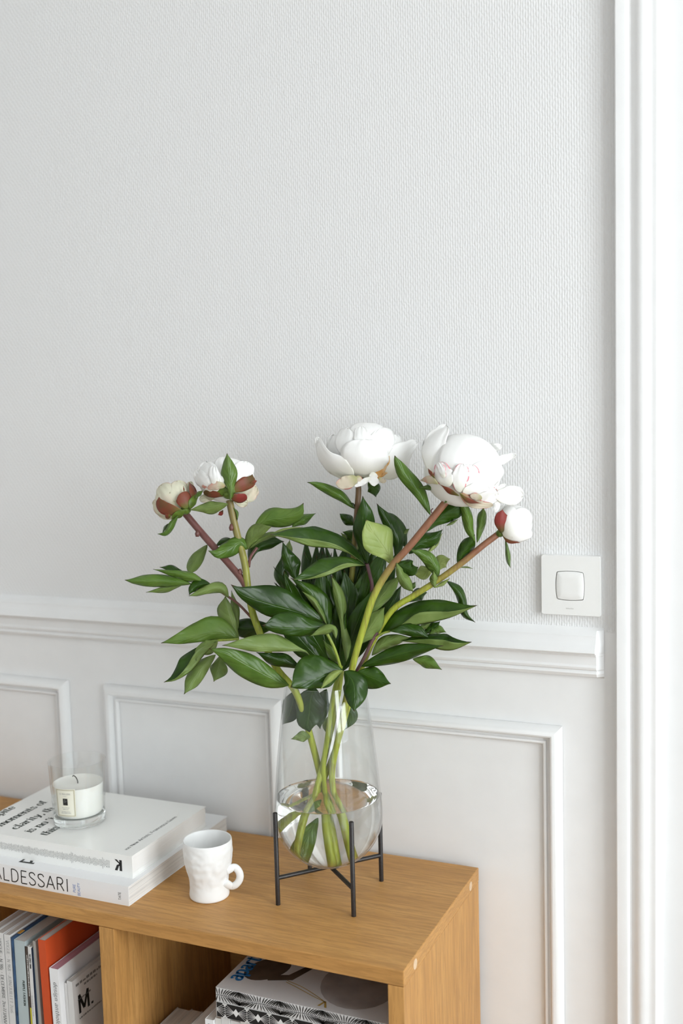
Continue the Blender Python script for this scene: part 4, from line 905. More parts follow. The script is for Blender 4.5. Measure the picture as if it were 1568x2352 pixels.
# fan pattern: white diamonds on black, fine white rays to the line halfway to the next
sp = plane_map((AX0, AY0, AZ0), X, Z); hh_ = AZ1 - AZ0 - 0.0006; cw = 0.0318; Lm = AX1 - AX0
b = MB(); b.add([sp(a_, c_) for a_, c_ in ((0.0006, 0.0003), (Lm, 0.0003), (Lm, hh_ - 0.0003), (0.0006, hh_ - 0.0003))], [(0, 1, 2, 3)]); b.build('spine_ground', 'cover_black', g1, fix=False)
b = MB(); sp1 = plane_map((AX0, AY0, AZ0), X, Z, 0.0004)
def poly(pts): b.add([sp1(min(max(a_, 0.0), Lm), min(max(c_, 0.0), hh_)) for a_, c_ in pts], [tuple(range(len(pts)))])
def lin(p0, p1, w):
    d = Vector((p1[0] - p0[0], p1[1] - p0[1])).normalized(); n_ = Vector((-d.y, d.x)) * w / 2
    poly([(p0[0] + n_.x, p0[1] + n_.y), (p1[0] + n_.x, p1[1] + n_.y), (p1[0] - n_.x, p1[1] - n_.y), (p0[0] - n_.x, p0[1] - n_.y)])
for i in range(-1, int(Lm / cw) + 2):
    cx = i * cw + 0.0285; m_ = hh_ / 2
    if cx - cw > Lm: continue
    if -0.01 < cx < Lm + 0.005:
        poly([(cx - 0.0042, m_), (cx, m_ - 0.0056), (cx + 0.0042, m_), (cx, m_ + 0.0056)])
    for sx in (-1, 1):
        ex = cx + sx * cw / 2
        if not (-0.02 < ex < Lm + 0.02): continue
        for f in (-0.98, -0.60, -0.27, 0.0, 0.27, 0.60, 0.98): lin((cx + sx * 0.0036, m_ + f * 0.0012), (ex, m_ * (1 + f)), 0.00042)
    ex = cx + cw / 2
    if 0 < ex < Lm:
        lin((ex, 0), (ex, hh_), 0.0004)
        for zz in (0.0, hh_): poly([(ex - 0.0040, zz), (ex, zz - 0.0046), (ex + 0.0040, zz), (ex, zz + 0.0046)])
b.build('spine_pattern', 'ink_white', g1, fix=False)
# zebra stripes in two mirrored rows
b = MB(); sp2 = plane_map((AX0, AY0, AZ1), X, Z); hz = AZ2 - AZ1; per = 0.058; rnd = random.Random(3)
def stripe(p0, p1, p2, w):
    q = catmull([(p[0], p[1], 0) for p in (p0, p1, p2)], 4); vs = []
    for i, p in enumerate(q):
        tt = (q[min(i + 1, len(q) - 1)] - q[max(0, i - 1)]).normalized(); nn = Vector((-tt.y, tt.x, 0)); ww = w * (0.25 + 0.75 * math.sin(math.pi * (i + 0.6) / (len(q) + 0.2)))
        for sg in (1, -1):
            r = p + nn * ww * 0.5 * sg; vs.append(sp2(min(max(r.x, 0), Lm), min(max(r.y, 0.0003), hz - 0.0003)))
    b.add(vs, [(2 * i, 2 * i + 1, 2 * i + 3, 2 * i + 2) for i in range(len(q) - 1)])
mid = lambda a: hz * 0.46 + 0.0008 * math.sin(2 * math.pi * a / per)
a = 0.0
while a < Lm:
    ph = (a / per) % 1.0; sl = 0.0100 * math.sin(2 * math.pi * (ph - 0.08)); j = rnd.uniform(-0.0005, 0.0005)
    stripe((a, mid(a) + 0.0007), (a + sl * 0.45 + j, mid(a) + (hz - mid(a)) * 0.55), (a + sl, hz - 0.0005), 0.00145)
    stripe((a, mid(a) - 0.0007), (a + sl * 0.55 - j, mid(a) * 0.5), (a + sl * 1.1, 0.0005), 0.00145)
    a += 0.00255
a = 0.0
while a < Lm - 0.006: stripe((a, mid(a)), (a + 0.003, mid(a + 0.003)), (a + 0.0062, mid(a + 0.0062)), 0.0009); a += 0.0055
b.build('spine_pattern', 'ink_black', g2, fix=False)
# cover print of the zebra magazine
def blob(mat, pts, name, lift):
    b = MB(); vs = [Vector((x, y, AZ2 + lift)) for x, y in pts]; b.add(vs, [tuple(range(len(vs)))]); b.build(name, mat, g2, fix=False)
def ell(cx, cy, rx, ry, rot=0.0, n=26, wob=0.0):
    return [(cx + rx * math.cos(t) * math.cos(rot) - ry * math.sin(t) * math.sin(rot), cy + rx * math.cos(t) * math.sin(rot) + ry * math.sin(t) * math.cos(rot) + wob * math.sin(5 * t)) for t in [2 * math.pi * k / n for k in range(n)]]
blob('ink_brown', ell(-0.655, -0.222, 0.024, 0.034, -0.5), 'cover_print', 0.00012)
blob('ink_brown', [(-0.642, -0.248), (-0.612, -0.236), (-0.598, -0.196), (-0.606, -0.190), (-0.622, -0.226), (-0.648, -0.236)], 'cover_print', 0.00016)
blob('ink_skin', ell(-0.527, -0.215, 0.050, 0.058, 0.2), 'cover_print', 0.00012)
blob('ink_brown', ell(-0.478, -0.185, 0.022, 0.055, 0.5), 'cover_print', 0.00020)
b = MB()
for off in (0.0, 0.0035):
    pts = catmull([(-0.618, -0.243 + off, 0), (-0.594, -0.252 + off * 1.6, 0), (-0.570, -0.262 + off * 1.2, 0), (-0.552, -0.268, 0)], 6)
    for p0, p1 in zip(pts, pts[1:]): b.add([(p0.x, p0.y - 0.0006, AZ2 + 0.0003), (p1.x, p1.y - 0.0006, AZ2 + 0.0003), (p1.x, p1.y + 0.0006, AZ2 + 0.0003), (p0.x, p0.y + 0.0006, AZ2 + 0.0003)], [(0, 1, 2, 3)])
for e_ in ((-0.556, -0.279), (-0.546, -0.280)):
    b.add([(-0.5530, -0.267, AZ2 + 0.0003), (-0.5505, -0.267, AZ2 + 0.0003), (e_[0] + 0.0018, e_[1], AZ2 + 0.0003), (e_[0] - 0.0012, e_[1], AZ2 + 0.0003)], [(0, 1, 2, 3)])
b.build('cover_cord', 'ink_gold', g2, fix=False)
b = MB(); lettering(b, 'apartamento', plane_map((-0.6745, -0.262, AZ2), Y, -X, 0.0004), 0, 0, 0.0205, (1.55, 0.9), 0.92, False, 0, 0.15); b.build('cover_lettering', 'ink_cyan', g2, fix=False)

# ================================================================== PEONIES
REG = {'P': (560, 1130, 4.0), 'Q': (560, 1330, 4.0), 'R': (280, 1270, 4.0), 'S': (800, 1130, 4.0), 'T': (760, 1280, 4.0), 'U': (400, 1130, 4.0), 'X': (0, 0, 1.0),
       'G': (700, 950, 5.807), 'H': (940, 960, 5.2267), 'I': (340, 1020, 5.807)}
def interp(ws, ts, t):
    """smooth widths along the blade"""
    for i in range(len(ts) - 1):
        if t <= ts[i + 1] + 1e-9:
            p1, p2 = ws[i], ws[i + 1]; p0 = ws[i - 1] if i else -ws[1] * 0.2 if len(ws) > 1 else p1; p3 = ws[i + 2] if i + 2 < len(ws) else p2
            d1 = (p2 - p0) / (ts[i + 1] - (ts[i - 1] if i else ts[i] - (ts[i + 1] - ts[i])))
            d2 = (p3 - p1) / ((ts[i + 2] if i + 2 < len(ts) else ts[i + 1] + 1e-3 + (ts[i + 1] - ts[i])) - ts[i])
            h = ts[i + 1] - ts[i]; s = (t - ts[i]) / h
            return (2 * s ** 3 - 3 * s * s + 1) * p1 + (s ** 3 - 2 * s * s + s) * h * d1 + (-2 * s ** 3 + 3 * s * s) * p2 + (s ** 3 - s * s) * h * d2
    return ws[-1]
def blade(name, parent, reg, pts, zb, zt, dl=0.8, dr=0.8, mats=('leaf_top', 'leaf_under'), flip=False, arch=0.0, thick=0.0004, nu=18, nv=8, wave=0.75, dome=None, ruffle=0.0, rounded=False):
    """leaf or petal: midrib points (x, y[, left, right half widths]) in picture coordinates, base first.
    zb, zt: distance behind (+) or before (-) the vase axis in cm at base and tip; dl, dr: the same for the two
    edges against the midrib; dome: (cx, cy, rx, ry, rz cm, back) lays the blade over a rounded body."""
    ox, oy, k = REG[reg]
    P2 = [Vector((ox + p[0] / k, oy + p[1] / k, 0)) for p in pts]
    wl = [(p[2] / k if len(p) > 2 else 0.0) for p in pts]; wr = [(p[3] / k if len(p) > 2 else 0.0) for p in pts]
    sub = 6; cv = catmull(P2, sub); seg = [0.0]
    for a, b_ in zip(cv, cv[1:]): seg.append(seg[-1] + (b_ - a).length)
    ts = [seg[min(i * sub, len(seg) - 1)] / seg[-1] for i in range(len(P2))]; ts[-1] = 1.0
    rnd = random.Random(hash((round(pts[0][0]), round(pts[-1][1]), len(pts))) & 0xffff); ph = rnd.uniform(0, 6.28); fq = rnd.uniform(2.0, 3.5)
    def along(t):
        d = t * seg[-1]
        for i in range(len(cv) - 1):
            if d <= seg[i + 1] or i == len(cv) - 2:
                f = (d - seg[i]) / max(1e-9, seg[i + 1] - seg[i]); return cv[i].lerp(cv[i + 1], f)
    vs, uvs = [], []
    for i in range(nu + 1):
        t = i / nu if not rounded else 0.5 - 0.5 * math.cos(math.pi * i / nu); te = t
        p = along(te); q0, q1 = along(max(0, te - 0.03)), along(min(1, te + 0.03)); tg = (q1 - q0).normalized()
        left = Vector((tg.y, -tg.x, 0))
        tw = min(max(te, 0.0), 1.0)
        a, c = interp(wl, ts, tw), interp(wr, ts, tw)
        if not rounded and tw < ts[1]:                         # full, rounded-off leaf base
            f = (tw / ts[1]) ** 0.72; a = max(a, wl[1] * f) if wl[1] > 0 else a; c = max(c, wr[1] * f) if wr[1] > 0 else c
        if rounded and tw > ts[-2]:
            f = (tw - ts[-2]) / (1 - ts[-2]); f = math.sqrt(max(0.0, 1 - f * f)); a, c = wl[-2] * f, wr[-2] * f
        if rounded and tw < ts[1]:
            f = 1 - tw / ts[1]; f = math.sqrt(max(0.0, 1 - f * f)); a, c = max(a, wl[1] * f * 0.9), max(c, wr[1] * f * 0.9)
        if i == 0: a = c = 0.6 / 4
        if i == nu: a = c = 0.05
        mx = max(max(map(abs, wl)), max(map(abs, wr)), 1e-6)
        zc = zb + (zt - zb) * t - arch * 4 * t * (1 - t)
        for j in range(nv + 1):
            u = -1 + 2 * j / nv                                   # -1 = left edge, +1 = right edge
            w = a if u < 0 else c
            side = left * (abs(u) * w) * (1 if u < 0 else -1)
            x = p + side
            e = (dl if u < 0 else dr) * abs(u) ** 1.5 * min(1.0, max(abs(w), 0.3 * mx) / mx) * (1 if 0 < i < nu else 0)
            z = zc + e + wave * abs(u) ** 2 * math.sin(fq * 6.28 * t + ph + (1.7 if u > 0 else 0)) * 0.35 * min(1, 6 * t * (1 - t))
            if dome:
                cx, cy, rx, ry, rz, back = dome
                X_, Y_ = ox + cx / k, oy + cy / k
                r2 = ((x.x - X_) / (rx / k)) ** 2 + ((x.y - Y_) / (ry / k)) ** 2
                d = math.sqrt(max(0.0, 1 - r2)) * rz
                z += d if back else -d
                z += ruffle * math.sin(9 * u + ph) * t ** 3
            vs.append(at_d(x.x, x.y, DV + z * 0.01)); uvs.append((0.5 + 0.5 * u, t))
    fs = []
    for i in range(nu):
        for j in range(nv):
            f = (i * (nv + 1) + j, i * (nv + 1) + j + 1, (i + 1) * (nv + 1) + j + 1, (i + 1) * (nv + 1) + j)
            fs.append(f if not flip else f[::-1])
    me = bpy.data.meshes.new(name); me.from_pydata([tuple(v) for v in vs], [], fs)
    uvl = me.uv_layers.new(name='UVMap')
    for lp in me.loops: uvl.data[lp.index].uv = uvs[lp.vertex_index]
    for mt in mats: me.materials.append(MATS[mt])
    me.polygons.foreach_set('use_smooth', [True] * len(me.polygons))
    o = bpy.data.objects.new(name, me); COL.objects.link(o); adopt(o, parent)
    sd = o.modifiers.new('thickness', 'SOLIDIFY'); sd.thickness = thick; sd.offset = 0
    if len(mats) > 1: sd.material_offset = 1; sd.material_offset_rim = 1
    return o
def L(parent, reg, face, pts, zb, zt, dl=0.8, dr=0.8, **kw):
    """face: which side of the leaf the room sees: T upper side, U underside, M mid-green young leaf, Y pale young underside"""
    pair = {'T': ('leaf_top', 'leaf_under'), 'U': ('leaf_under', 'leaf_top'), 'M': ('leaf_mid', 'leaf_under'), 'Y': ('leaf_pale', 'leaf_mid')}[face]
    return blade('leaf', parent, reg, pts, zb, zt, dl, dr, pair, **kw)
def stem(parent, pts, rpx, mat, name='stem', nsub=6, r_end=None):
    """pts: (px, py, z cm)"""
    p3 = catmull([at_d(p[0], p[1], DV + p[2] * 0.01) for p in pts], nsub); n = len(p3)
    r0 = rpx * DV / F_PX; r1 = (r_end or rpx) * DV / F_PX
    return MB().tube(p3, [r0 + (r1 - r0) * i / (n - 1) for i in range(n)], 10).build(name, mat, parent, smooth=True, angle=60)
def core(parent, reg, cx, cy, rx, ry, rz, zc, mat, name, seg=28):
    """rounded heart of a flower or bud: ellipsoid of closed petals with shallow furrows"""
    ox, oy, k = REG[reg]; c = at_d(ox + cx / k, oy + cy / k, DV + zc * 0.01); s = DV / F_PX / k; b = MB(); n = 16
    vs = []
    for i in range(n + 1):
        a = math.pi * i / n
        for j in range(seg):
            t = 2 * math.pi * j / seg; f = 1 - 0.035 * (0.5 + 0.5 * math.cos(5 * t + 2.2 * a)) ** 6 * math.sin(a)
            vs.append(c + cr * (rx * s * math.sin(a) * math.cos(t) * f) + cu * (ry * s * math.cos(a) * f) - fwd * (rz * 0.01 * math.sin(a) * math.sin(t) * f))
    fs = [(i * seg + j, i * seg + (j + 1) % seg, (i + 1) * seg + (j + 1) % seg, (i + 1) * seg + j) for i in range(n) for j in range(seg)]
    b.add(vs, fs); o = b.build(name, mat, parent, smooth=True)
    uvl = o.data.uv_layers.new(name='UVMap')
    for lp in o.data.loops: uvl.data[lp.index].uv = (0.5, 0.7)
    return o
base_pt = lambda px, py, z: at_d(px, py, DV + z * 0.01)

# ---- left stem: two cream buds on one branching stem
pB = thing('peony', 'peony stem with two half-open cream buds leaning away from the light switch', 'flower', base_pt(690, 1960, 0), 'peonies in the vase')
stem(pB, [(524, 1135, -1), (533, 1180, -1), (545, 1230, -1), (562, 1295, -1.5), (572, 1370, -2), (588, 1432, -2.5), (632, 1530, -3.5), (680, 1592, -3), (712, 1690, -1), (735, 1780, 0.5), (752, 1860, 1.5), (768, 1955, 1)], 8.5, 'stem_olive', r_end=7.5)
stem(pB, [(424, 1178, 0), (455, 1215, 0), (490, 1255, -0.5), (530, 1300, -1), (560, 1338, -1.6), (572, 1375, -2)], 8.0, 'stem_maroon', 'side_stem')
for nx, ny, nz_ in ((453, 1226, -0.7), (551, 1315, -1.5), (531, 1212, -1.6)):
    c0 = base_pt(nx, ny, nz_); MB().tube([c0 - cu * 0.004, c0, c0 + cu * 0.005], [0.0022, 0.0034, 0.0016], 8).build('bud_scar', 'stem_maroon', pB, smooth=True)
# bud A
hA = core(pB, 'I', 335, 755, 245, 235, 2.2, 0.3, 'petal_cream', 'flower_head')
dA = (335, 755, 262, 258, 2.4, False)
PET = lambda par, reg, pts, zb, zt, dome, mat='petal_white', name='petal', **kw: blade(name, par, reg, pts, zb, zt, 0.1, 0.1, (mat,), dome=dome, wave=0.25, nu=22, nv=12, thick=0.0005, rounded=True, **kw)
for pts, mt in (([(430, 890), (300, 720, 150, 150), (215, 610, 120, 120), (165, 545)], 'petal_cream'),
                ([(470, 850), (430, 650, 140, 150), (410, 565, 115, 115), (403, 485)], 'petal_cream'),
                ([(380, 950), (190, 860, 105, 95), (110, 780, 60, 75), (80, 745)], 'petal_cream'),
                ([(390, 960), (250, 965, 45, 50), (130, 930)], 'petal_cream'),
                ([(560, 760), (560, 640, 60, 60), (560, 530, 40, 40), (555, 500)], 'petal_cream')):
    PET(hA, 'I', pts, 0.3, 0.3, dA, mt, ruffle=0.1)
sA = (335, 760, 330, 320, 2.6, False)
for pts in ([(480, 900), (340, 880, 70, 60), (225, 845, 95, 75), (160, 770, 62, 48), (146, 705)], [(300, 950), (265, 960, 40, 42), (222, 930)], [(620, 770), (610, 680, 45, 45), (585, 590, 40, 42), (545, 506)], [(480, 640), (478, 610, 8, 8), (470, 560)]):
    blade('sepal', pB, 'I', pts, -0.1, -0.1, 0.1, 0.1, ('sepal',), wave=0.1, dome=sA)
blade('sepal', pB, 'I', [(530, 850), (490, 760, 105, 80), (470, 700, 95, 90), (440, 650)], -0.2, -0.2, 0.1, 0.1, ('sepal',), wave=0.1, dome=sA, rounded=True)
blade('sepal', pB, 'I', [(560, 870), (590, 790, 60, 45), (630, 720, 40, 30), (720, 620)], -0.3, -0.3, 0.1, 0.1, ('calyx_green',), wave=0.1, dome=sA)
blade('sepal', pB, 'I', [(500, 880), (420, 920, 60, 40), (350, 960, 40, 30), (310, 1010)], -0.3, -0.2, 0.1, 0.1, ('calyx_green',), wave=0.1, dome=sA)
core(pB, 'I', 500, 880, 70, 60, 1.0, -1.2, 'calyx_green', 'calyx')
# bud B
hB = core(pB, 'I', 1040, 480, 370, 300, 3.2, -0.2, 'petal_white', 'flower_head')
dB = (1040, 480, 385, 312, 3.35, False)
for pts, mt, zz in (([(1180, 650), (1320, 650, 110, 130), (1400, 610, 90, 95), (1452, 575)], 'petal_cream', -0.1),
                ([(1130, 700), (1240, 770, 80, 70), (1330, 790)], 'petal_cream', -0.1),
                ([(900, 690), (780, 715, 62, 55), (685, 740)], 'petal_cream', -0.2),
                ([(1110, 640), (1230, 430, 190, 190), (1290, 320, 130, 130), (1320, 235)], 'petal_white', -0.3),
                ([(1040, 620), (1010, 400, 160, 160), (1010, 270, 130, 130), (1010, 168)], 'petal_white', -0.45),
                ([(930, 640), (830, 480, 150, 150), (790, 360, 140, 140), (770, 235)], 'petal_white', -0.6),
                ([(860, 620), (740, 500, 90, 100), (690, 430, 80, 80), (640, 350)], 'petal_white', -0.75),
                ([(900, 560), (880, 420, 70, 70), (870, 350, 60, 60), (880, 290)], 'petal_white', -0.9)):
    PET(hB, 'I', pts, zz, zz, dB, mt, ruffle=0.12)
PET(hB, 'I', [(1025, 560), (920, 555, 52, 62), (840, 580, 30, 40), (795, 592)], -0.9, -1.0, dB, 'petal_blush')
PET(hB, 'I', [(860, 600), (760, 570, 25, 30), (715, 560)], -0.7, -0.8, dB, 'petal_blush')
sB = (1050, 490, 450, 380, 3.5, False)
for pts, mt, rd in (([(1085, 660), (1190, 590, 70, 60), (1290, 540, 100, 80), (1360, 480, 78, 85), (1390, 402)], 'sepal', False), ([(1360, 520), (1415, 500, 22, 26), (1452, 488)], 'sepal_red', False), ([(1090, 680), (1190, 720, 60, 60), (1260, 710, 50, 60), (1310, 680)], 'sepal_red', True),
                    ([(1070, 660), (930, 660, 50, 60), (840, 660, 50, 55), (740, 645)], 'sepal', True), ([(1080, 690), (960, 600, 70, 80), (900, 580, 40, 40), (870, 560)], 'calyx_green', True), ([(1100, 680), (1130, 600, 60, 50), (1150, 560, 40, 40), (1160, 520)], 'calyx_green', True), ([(1000, 880), (970, 925, 30, 30), (930, 945)], 'sepal_red', False)):
    blade('sepal', pB, 'I', pts, -0.35 if 'green' not in mt else -0.5, -0.2, 0.1, 0.1, (mt,), wave=0.1, dome=sB, rounded=rd)
core(pB, 'I', 1075, 670, 85, 65, 1.3, -2.6, 'calyx_green', 'calyx')
L(pB, 'I', 'M', [(1095, 760), (1100, 600, 40, 40), (1085, 400, 112, 108), (1062, 240, 60, 65), (1052, 122)], -4.4, -4.6)
L(pB, 'I', 'U', [(1065, 800), (860, 850, 85, 90), (700, 865, 40, 55), (545, 880)], -4.4, -3.0)
L(pB, 'I', 'M', [(620, 720), (680, 660, 30, 35), (730, 620)], -3.0, -3.4)
L(pB, 'I', 'M', [(400, 950), (310, 1060, 55, 30), (230, 1180, 45, 20), (125, 1200)], -2.6, -3.2)
L(pB, 'I', 'T', [(270, 1060), (230, 1110, 20, 20), (190, 1190)], -2.2, -2.6)
L(pB, 'I', 'M', [(1140, 850), (1180, 920, 25, 25), (1190, 1020)], -1.4, -1.4)
L(pB, 'U', 'U', [(305, 485), (225, 600, 52, 62), (160, 700, 48, 52), (140, 765)], 0.5, 0.5)
L(pB, 'U', 'M', [(668, 530), (605, 470, 62, 62), (500, 520, 80, 68), (400, 565, 46, 45), (312, 540)], -1.2, -4.0)
L(pB, 'U', 'T', [(590, 470), (470, 455, 30, 38), (365, 505)], -0.4, -0.5)
L(pB, 'U', 'U', [(675, 528), (715, 440, 72, 35), (790, 370, 92, 42), (898, 316)], -1.2, -3.6)
L(pB, 'U', 'U', [(690, 520), (780, 440, 25, 28), (900, 390, 25, 28), (1010, 400)], -1.4, -3.0)
L(pB, 'U', 'M', [(735, 320), (880, 250, 95, 75), (1030, 230, 80, 88), (1130, 180, 45, 70), (1188, 100)], 0.6, 0.2, wave=0.7)
L(pB, 'U', 'M', [(1080, 320), (1180, 255, 45, 48), (1300, 196)], 1.0, 1.2)
L(pB, 'U', 'Y', [(878, 392), (1000, 352, 16, 24), (1180, 320)], -1.6, -1.0)
stem(pB, [(571, 1302, -1.4), (575, 1280, -0.6), (590, 1258, 0)], 3.5, 'stem_maroon', 'leaf_stalk')
L(pB, 'U', 'T', [(690, 650), (750, 535, 75, 25), (880, 470, 75, 50), (1010, 455)], 0.3, 1.2)
# left-hand leaf sprays
stem(pB, [(586, 1428, -2), (548, 1388, -2.6), (520, 1368, -3.2), (480, 1342, -3.4), (440, 1340, -3.6)], 3.2, 'stem_maroon', 'leaf_stalk', r_end=2)
L(pB, 'R', 'M', [(640, 285), (430, 262, 48, 55), (220, 256, 52, 56), (95, 258, 22, 24), (25, 248)], -3.4, -5.5)
L(pB, 'R', 'M', [(762, 268), (640, 225, 45, 45), (470, 180, 38, 22), (285, 150)], -3.6, -4.6)
L(pB, 'R', 'T', [(600, 200), (450, 158, 14, 48), (345, 130)], -3.0, -3.4)
L(pB, 'R', 'U', [(560, 290), (400, 325, 40, 22), (220, 362)], -3.0, -3.8)
L(pB, 'R', 'T', [(812, 285), (720, 288, 45, 55), (645, 330, 38, 36), (616, 388)], -3.8, -4.4)
L(pB, 'R', 'U', [(978, 412), (905, 325, 45, 55), (780, 335, 42, 38), (690, 375, 22, 26), (612, 396)], -3.4, -5.2)
L(pB, 'R', 'U', [(1075, 795), (1015, 640, 85, 35), (970, 490, 100, 35), (950, 395)], -2.4, -2.6)
L(pB, 'R', 'U', [(1065, 700), (1045, 520, 50, 35), (1005, 345)], -1.6, -1.6)
L(pB, 'R', 'M', [(1065, 790), (880, 735, 65, 150), (700, 760, 60, 125), (520, 800, 38, 62), (357, 828)], -3.0, -5.0)
L(pB, 'R', 'T', [(1400, 680), (1200, 690, 90, 85), (1060, 690, 70, 70), (985, 690)], -1.5, -1.0)
L(pB, 'R', 'T', [(870, 815), (765, 925, -75, 95), (640, 1080, -60, 155), (500, 1168, -18, 75), (384, 1188)], -4.0, -6.0, -0.8, 1.0)
L(pB, 'R', 'U', [(880, 800), (800, 860, 70, 70), (700, 900, 40, 30), (680, 990)], -3.8, -5.2)
L(pB, 'R', 'U', [(860, 935), (745, 1050, 55, 75), (640, 1190, 62, 68), (570, 1299)], -4.2, -5.6)
L(pB, 'R', 'U', [(905, 945), (885, 1070, 88, 80), (842, 1184)], -3.2, -3.4, wave=0.8)
stem(pB, [(548, 1468, -3), (520, 1470, -3.4), (495, 1472, -3.6), (482, 1480, -3.8)], 2.6, 'stem_green', 'leaf_stalk')

# ---- centre stem: the open white peony
pC = thing('peony', 'peony stem with the wide-open white bloom in the middle of the bouquet', 'flower', base_pt(690, 1970, 1), 'peonies in the vase')
stem(pC, [(822, 1108, -2), (823, 1130, -2), (820, 1170, -2), (815, 1240, -1), (805, 1350, 0), (790, 1480, 0.5), (775, 1600, 0.5), (750, 1720, 0), (722, 1830, -1), (700, 1920, -2), (692, 1972, -2)], 6.6, 'stem_brown', r_end=7.0)
hC = core(pC, 'G', 800, 485, 470, 345, 4.6, -2.0, 'petal_white', 'flower_head')
dC = (800, 485, 492, 366, 4.8, False); dCb = (800, 485, 520, 375, 4.4, True)
for pts, dm_, zz, mt in (
    ([(600, 720), (420, 480, 120, 120), (375, 380, 85, 90), (370, 280)], dC, -2.0, 'petal_white'),
    ([(1000, 680), (1150, 440, 130, 130), (1190, 350, 90, 90), (1190, 280)], dC, -2.0, 'petal_white'),
    ([(820, 420), (820, 240, 240, 240), (820, 180, 210, 210), (820, 118)], dC, -2.0, 'petal_white'),
    ([(940, 620), (1020, 400, 200, 170), (1040, 300, 170, 150), (1020, 195)], dC, -2.15, 'petal_white'),
    ([(680, 680), (540, 420, 130, 200), (540, 310, 110, 190), (580, 195)], dC, -2.3, 'petal_white'),
    ([(780, 560), (770, 330, 120, 110), (757, 260, 105, 95), (755, 172)], dC, -2.5, 'petal_white'),
    ([(640, 860), (450, 720, 130, 150), (280, 570, 105, 85), (200, 440, 55, 60), (158, 312)], (800, 485, 640, 420, 4.6, False), -2.5, 'petal_white'),
    ([(1040, 850), (1190, 690, 150, 170), (1300, 540, 175, 130), (1410, 440, 88, 70), (1494, 376)], (800, 485, 700, 440, 3.4, False), -2.4, 'petal_white'),
    ([(795, 855, 60, 60), (790, 660, 300, 310), (795, 520, 310, 315), (800, 430, 270, 280), (803, 344)], dC, -2.8, 'petal_white')):
    PET(hC, 'G', pts, zz, zz, dm_, mt, ruffle=0.10)
for pts, mt in (([(690, 850), (590, 905, 92, 85), (490, 930, 78, 80), (440, 920, 40, 50), (420, 910)], 'petal_blush'), ([(880, 850), (780, 905, 42, 38), (700, 950, 28, 22), (662, 968)], 'petal_white'),
                ([(900, 780), (915, 880, 75, 72), (900, 935, 50, 50), (890, 952)], 'petal_white'), ([(1085, 655), (1030, 740, 48, 50), (985, 800, 40, 45), (975, 880)], 'petal_orange'),
                ([(990, 850), (1030, 885, 26, 40), (1085, 900)], 'petal_blush'), ([(700, 830), (710, 880, 60, 50), (700, 930)], 'petal_blush'), ([(1120, 560), (1115, 650, 14, 14), (1070, 720)], 'petal_orange'), ([(1100, 790), (1060, 800, 20, 18), (1010, 850)], 'petal_orange')):
    PET(hC, 'G', pts, -4.4, -4.2, (800, 490, 900, 620, 1.2, False), mt)
core(pC, 'G', 725, 890, 75, 55, 1.0, -2.6, 'calyx_green', 'calyx')
L(pC, 'X', 'T', [(845, 1108), (858, 1122, 16, 16), (863, 1142)], -2.5, -3.0)
L(pC, 'P', 'M', [(1015, 155), (900, 55, 35, 50), (790, -15, 46, 46), (670, -72, 32, 22), (580, -90)], -2.2, -4.0)
L(pC, 'P', 'T', [(1020, 160), (1005, 110, 6, 7), (970, 100)], -2.2, -2.5)
L(pC, 'P', 'T', [(1030, 300), (965, 265, 48, 52), (905, 220, 25, 25), (880, 200)], -0.5, -1.0)
L(pC, 'P', 'T', [(1130, 665), (1110, 510, 55, 55), (1095, 340, 95, 110), (1095, 180, 52, 85), (1090, 35)], -2.6, -4.2)
L(pC, 'P', 'T', [(1395, 610), (1410, 450, 55, 62), (1325, 290, 48, 78), (1262, 190, 28, 40), (1220, 105)], -1.5, -2.5)
L(pC, 'P', 'T', [(1490, 520), (1440, 360, 60, 55), (1360, 240, 30, 40), (1290, 180)], 1.0, 0.0)
L(pC, 'P', 'U', [(1440, 440), (1470, 375, 35, 35), (1520, 338)], 0.8, 0.8)
L(pC, 'P', 'T', [(1060, 480), (985, 400, 50, 50), (905, 365)], -0.5, -0.8)
L(pC, 'P', 'U', [(1090, 570), (985, 470, 65, 60), (890, 375)], 0.4, 0.6)
L(pC, 'P', 'T', [(1108, 662), (960, 565, -12, 90), (820, 520, -45, 145), (600, 500, -68, 190), (400, 430, -20, 95), (238, 392)], -3.0, -5.0, -0.8, 1.4)
L(pC, 'P', 'T', [(1112, 674), (950, 695, -42, 105), (760, 770, -36, 165), (590, 802, -8, 105), (443, 804)], -3.6, -7.0, -0.8, 1.0)
stem(pC, [(760 + 330 / 4, 1280 + 60 / 4, -3.4), (760 + 360 / 4, 1280 + 180 / 4, -3.0), (760 + 375 / 4, 1280 + 280 / 4, -2.6), (845, 1400, -1.5), (820, 1480, -0.5)], 4.2, 'stalk_maroon', 'leaf_stalk')
L(pC, 'P', 'Y', [(1355, 668), (1325, 570, 75, 48), (1235, 440, 150, 150), (1165, 340, 95, 95), (1120, 252)], -5.6, -6.4, -0.5, 1.2)
L(pC, 'P', 'T', [(785, 1240), (720, 1080, 55, 110), (610, 930, 42, 85), (510, 850, 22, 35), (430, 788)], -2.0, -3.0)
L(pC, 'P', 'U', [(760, 1220), (700, 1100, 22, 26), (630, 990, 30, 25), (530, 910)], -2.8, -3.2)
L(pC, 'P', 'T', [(480, 810), (425, 690, 55, 105), (385, 580, 42, 70), (355, 455)], -1.4, -2.0)
L(pC, 'P', 'T', [(385, 920), (335, 760, 60, 80), (345, 590)], 2.0, 2.0)
L(pC, 'P', 'U', [(430, 640), (410, 520, 30, 35), (420, 440)], 1.8, 1.8)
L(pC, 'P', 'U', [(940, 1560), (935, 1400, 32, 50), (905, 1210, 22, 26), (885, 1050, 42, 58), (850, 900, 36, 50), (800, 768)], -3.8, -3.2)
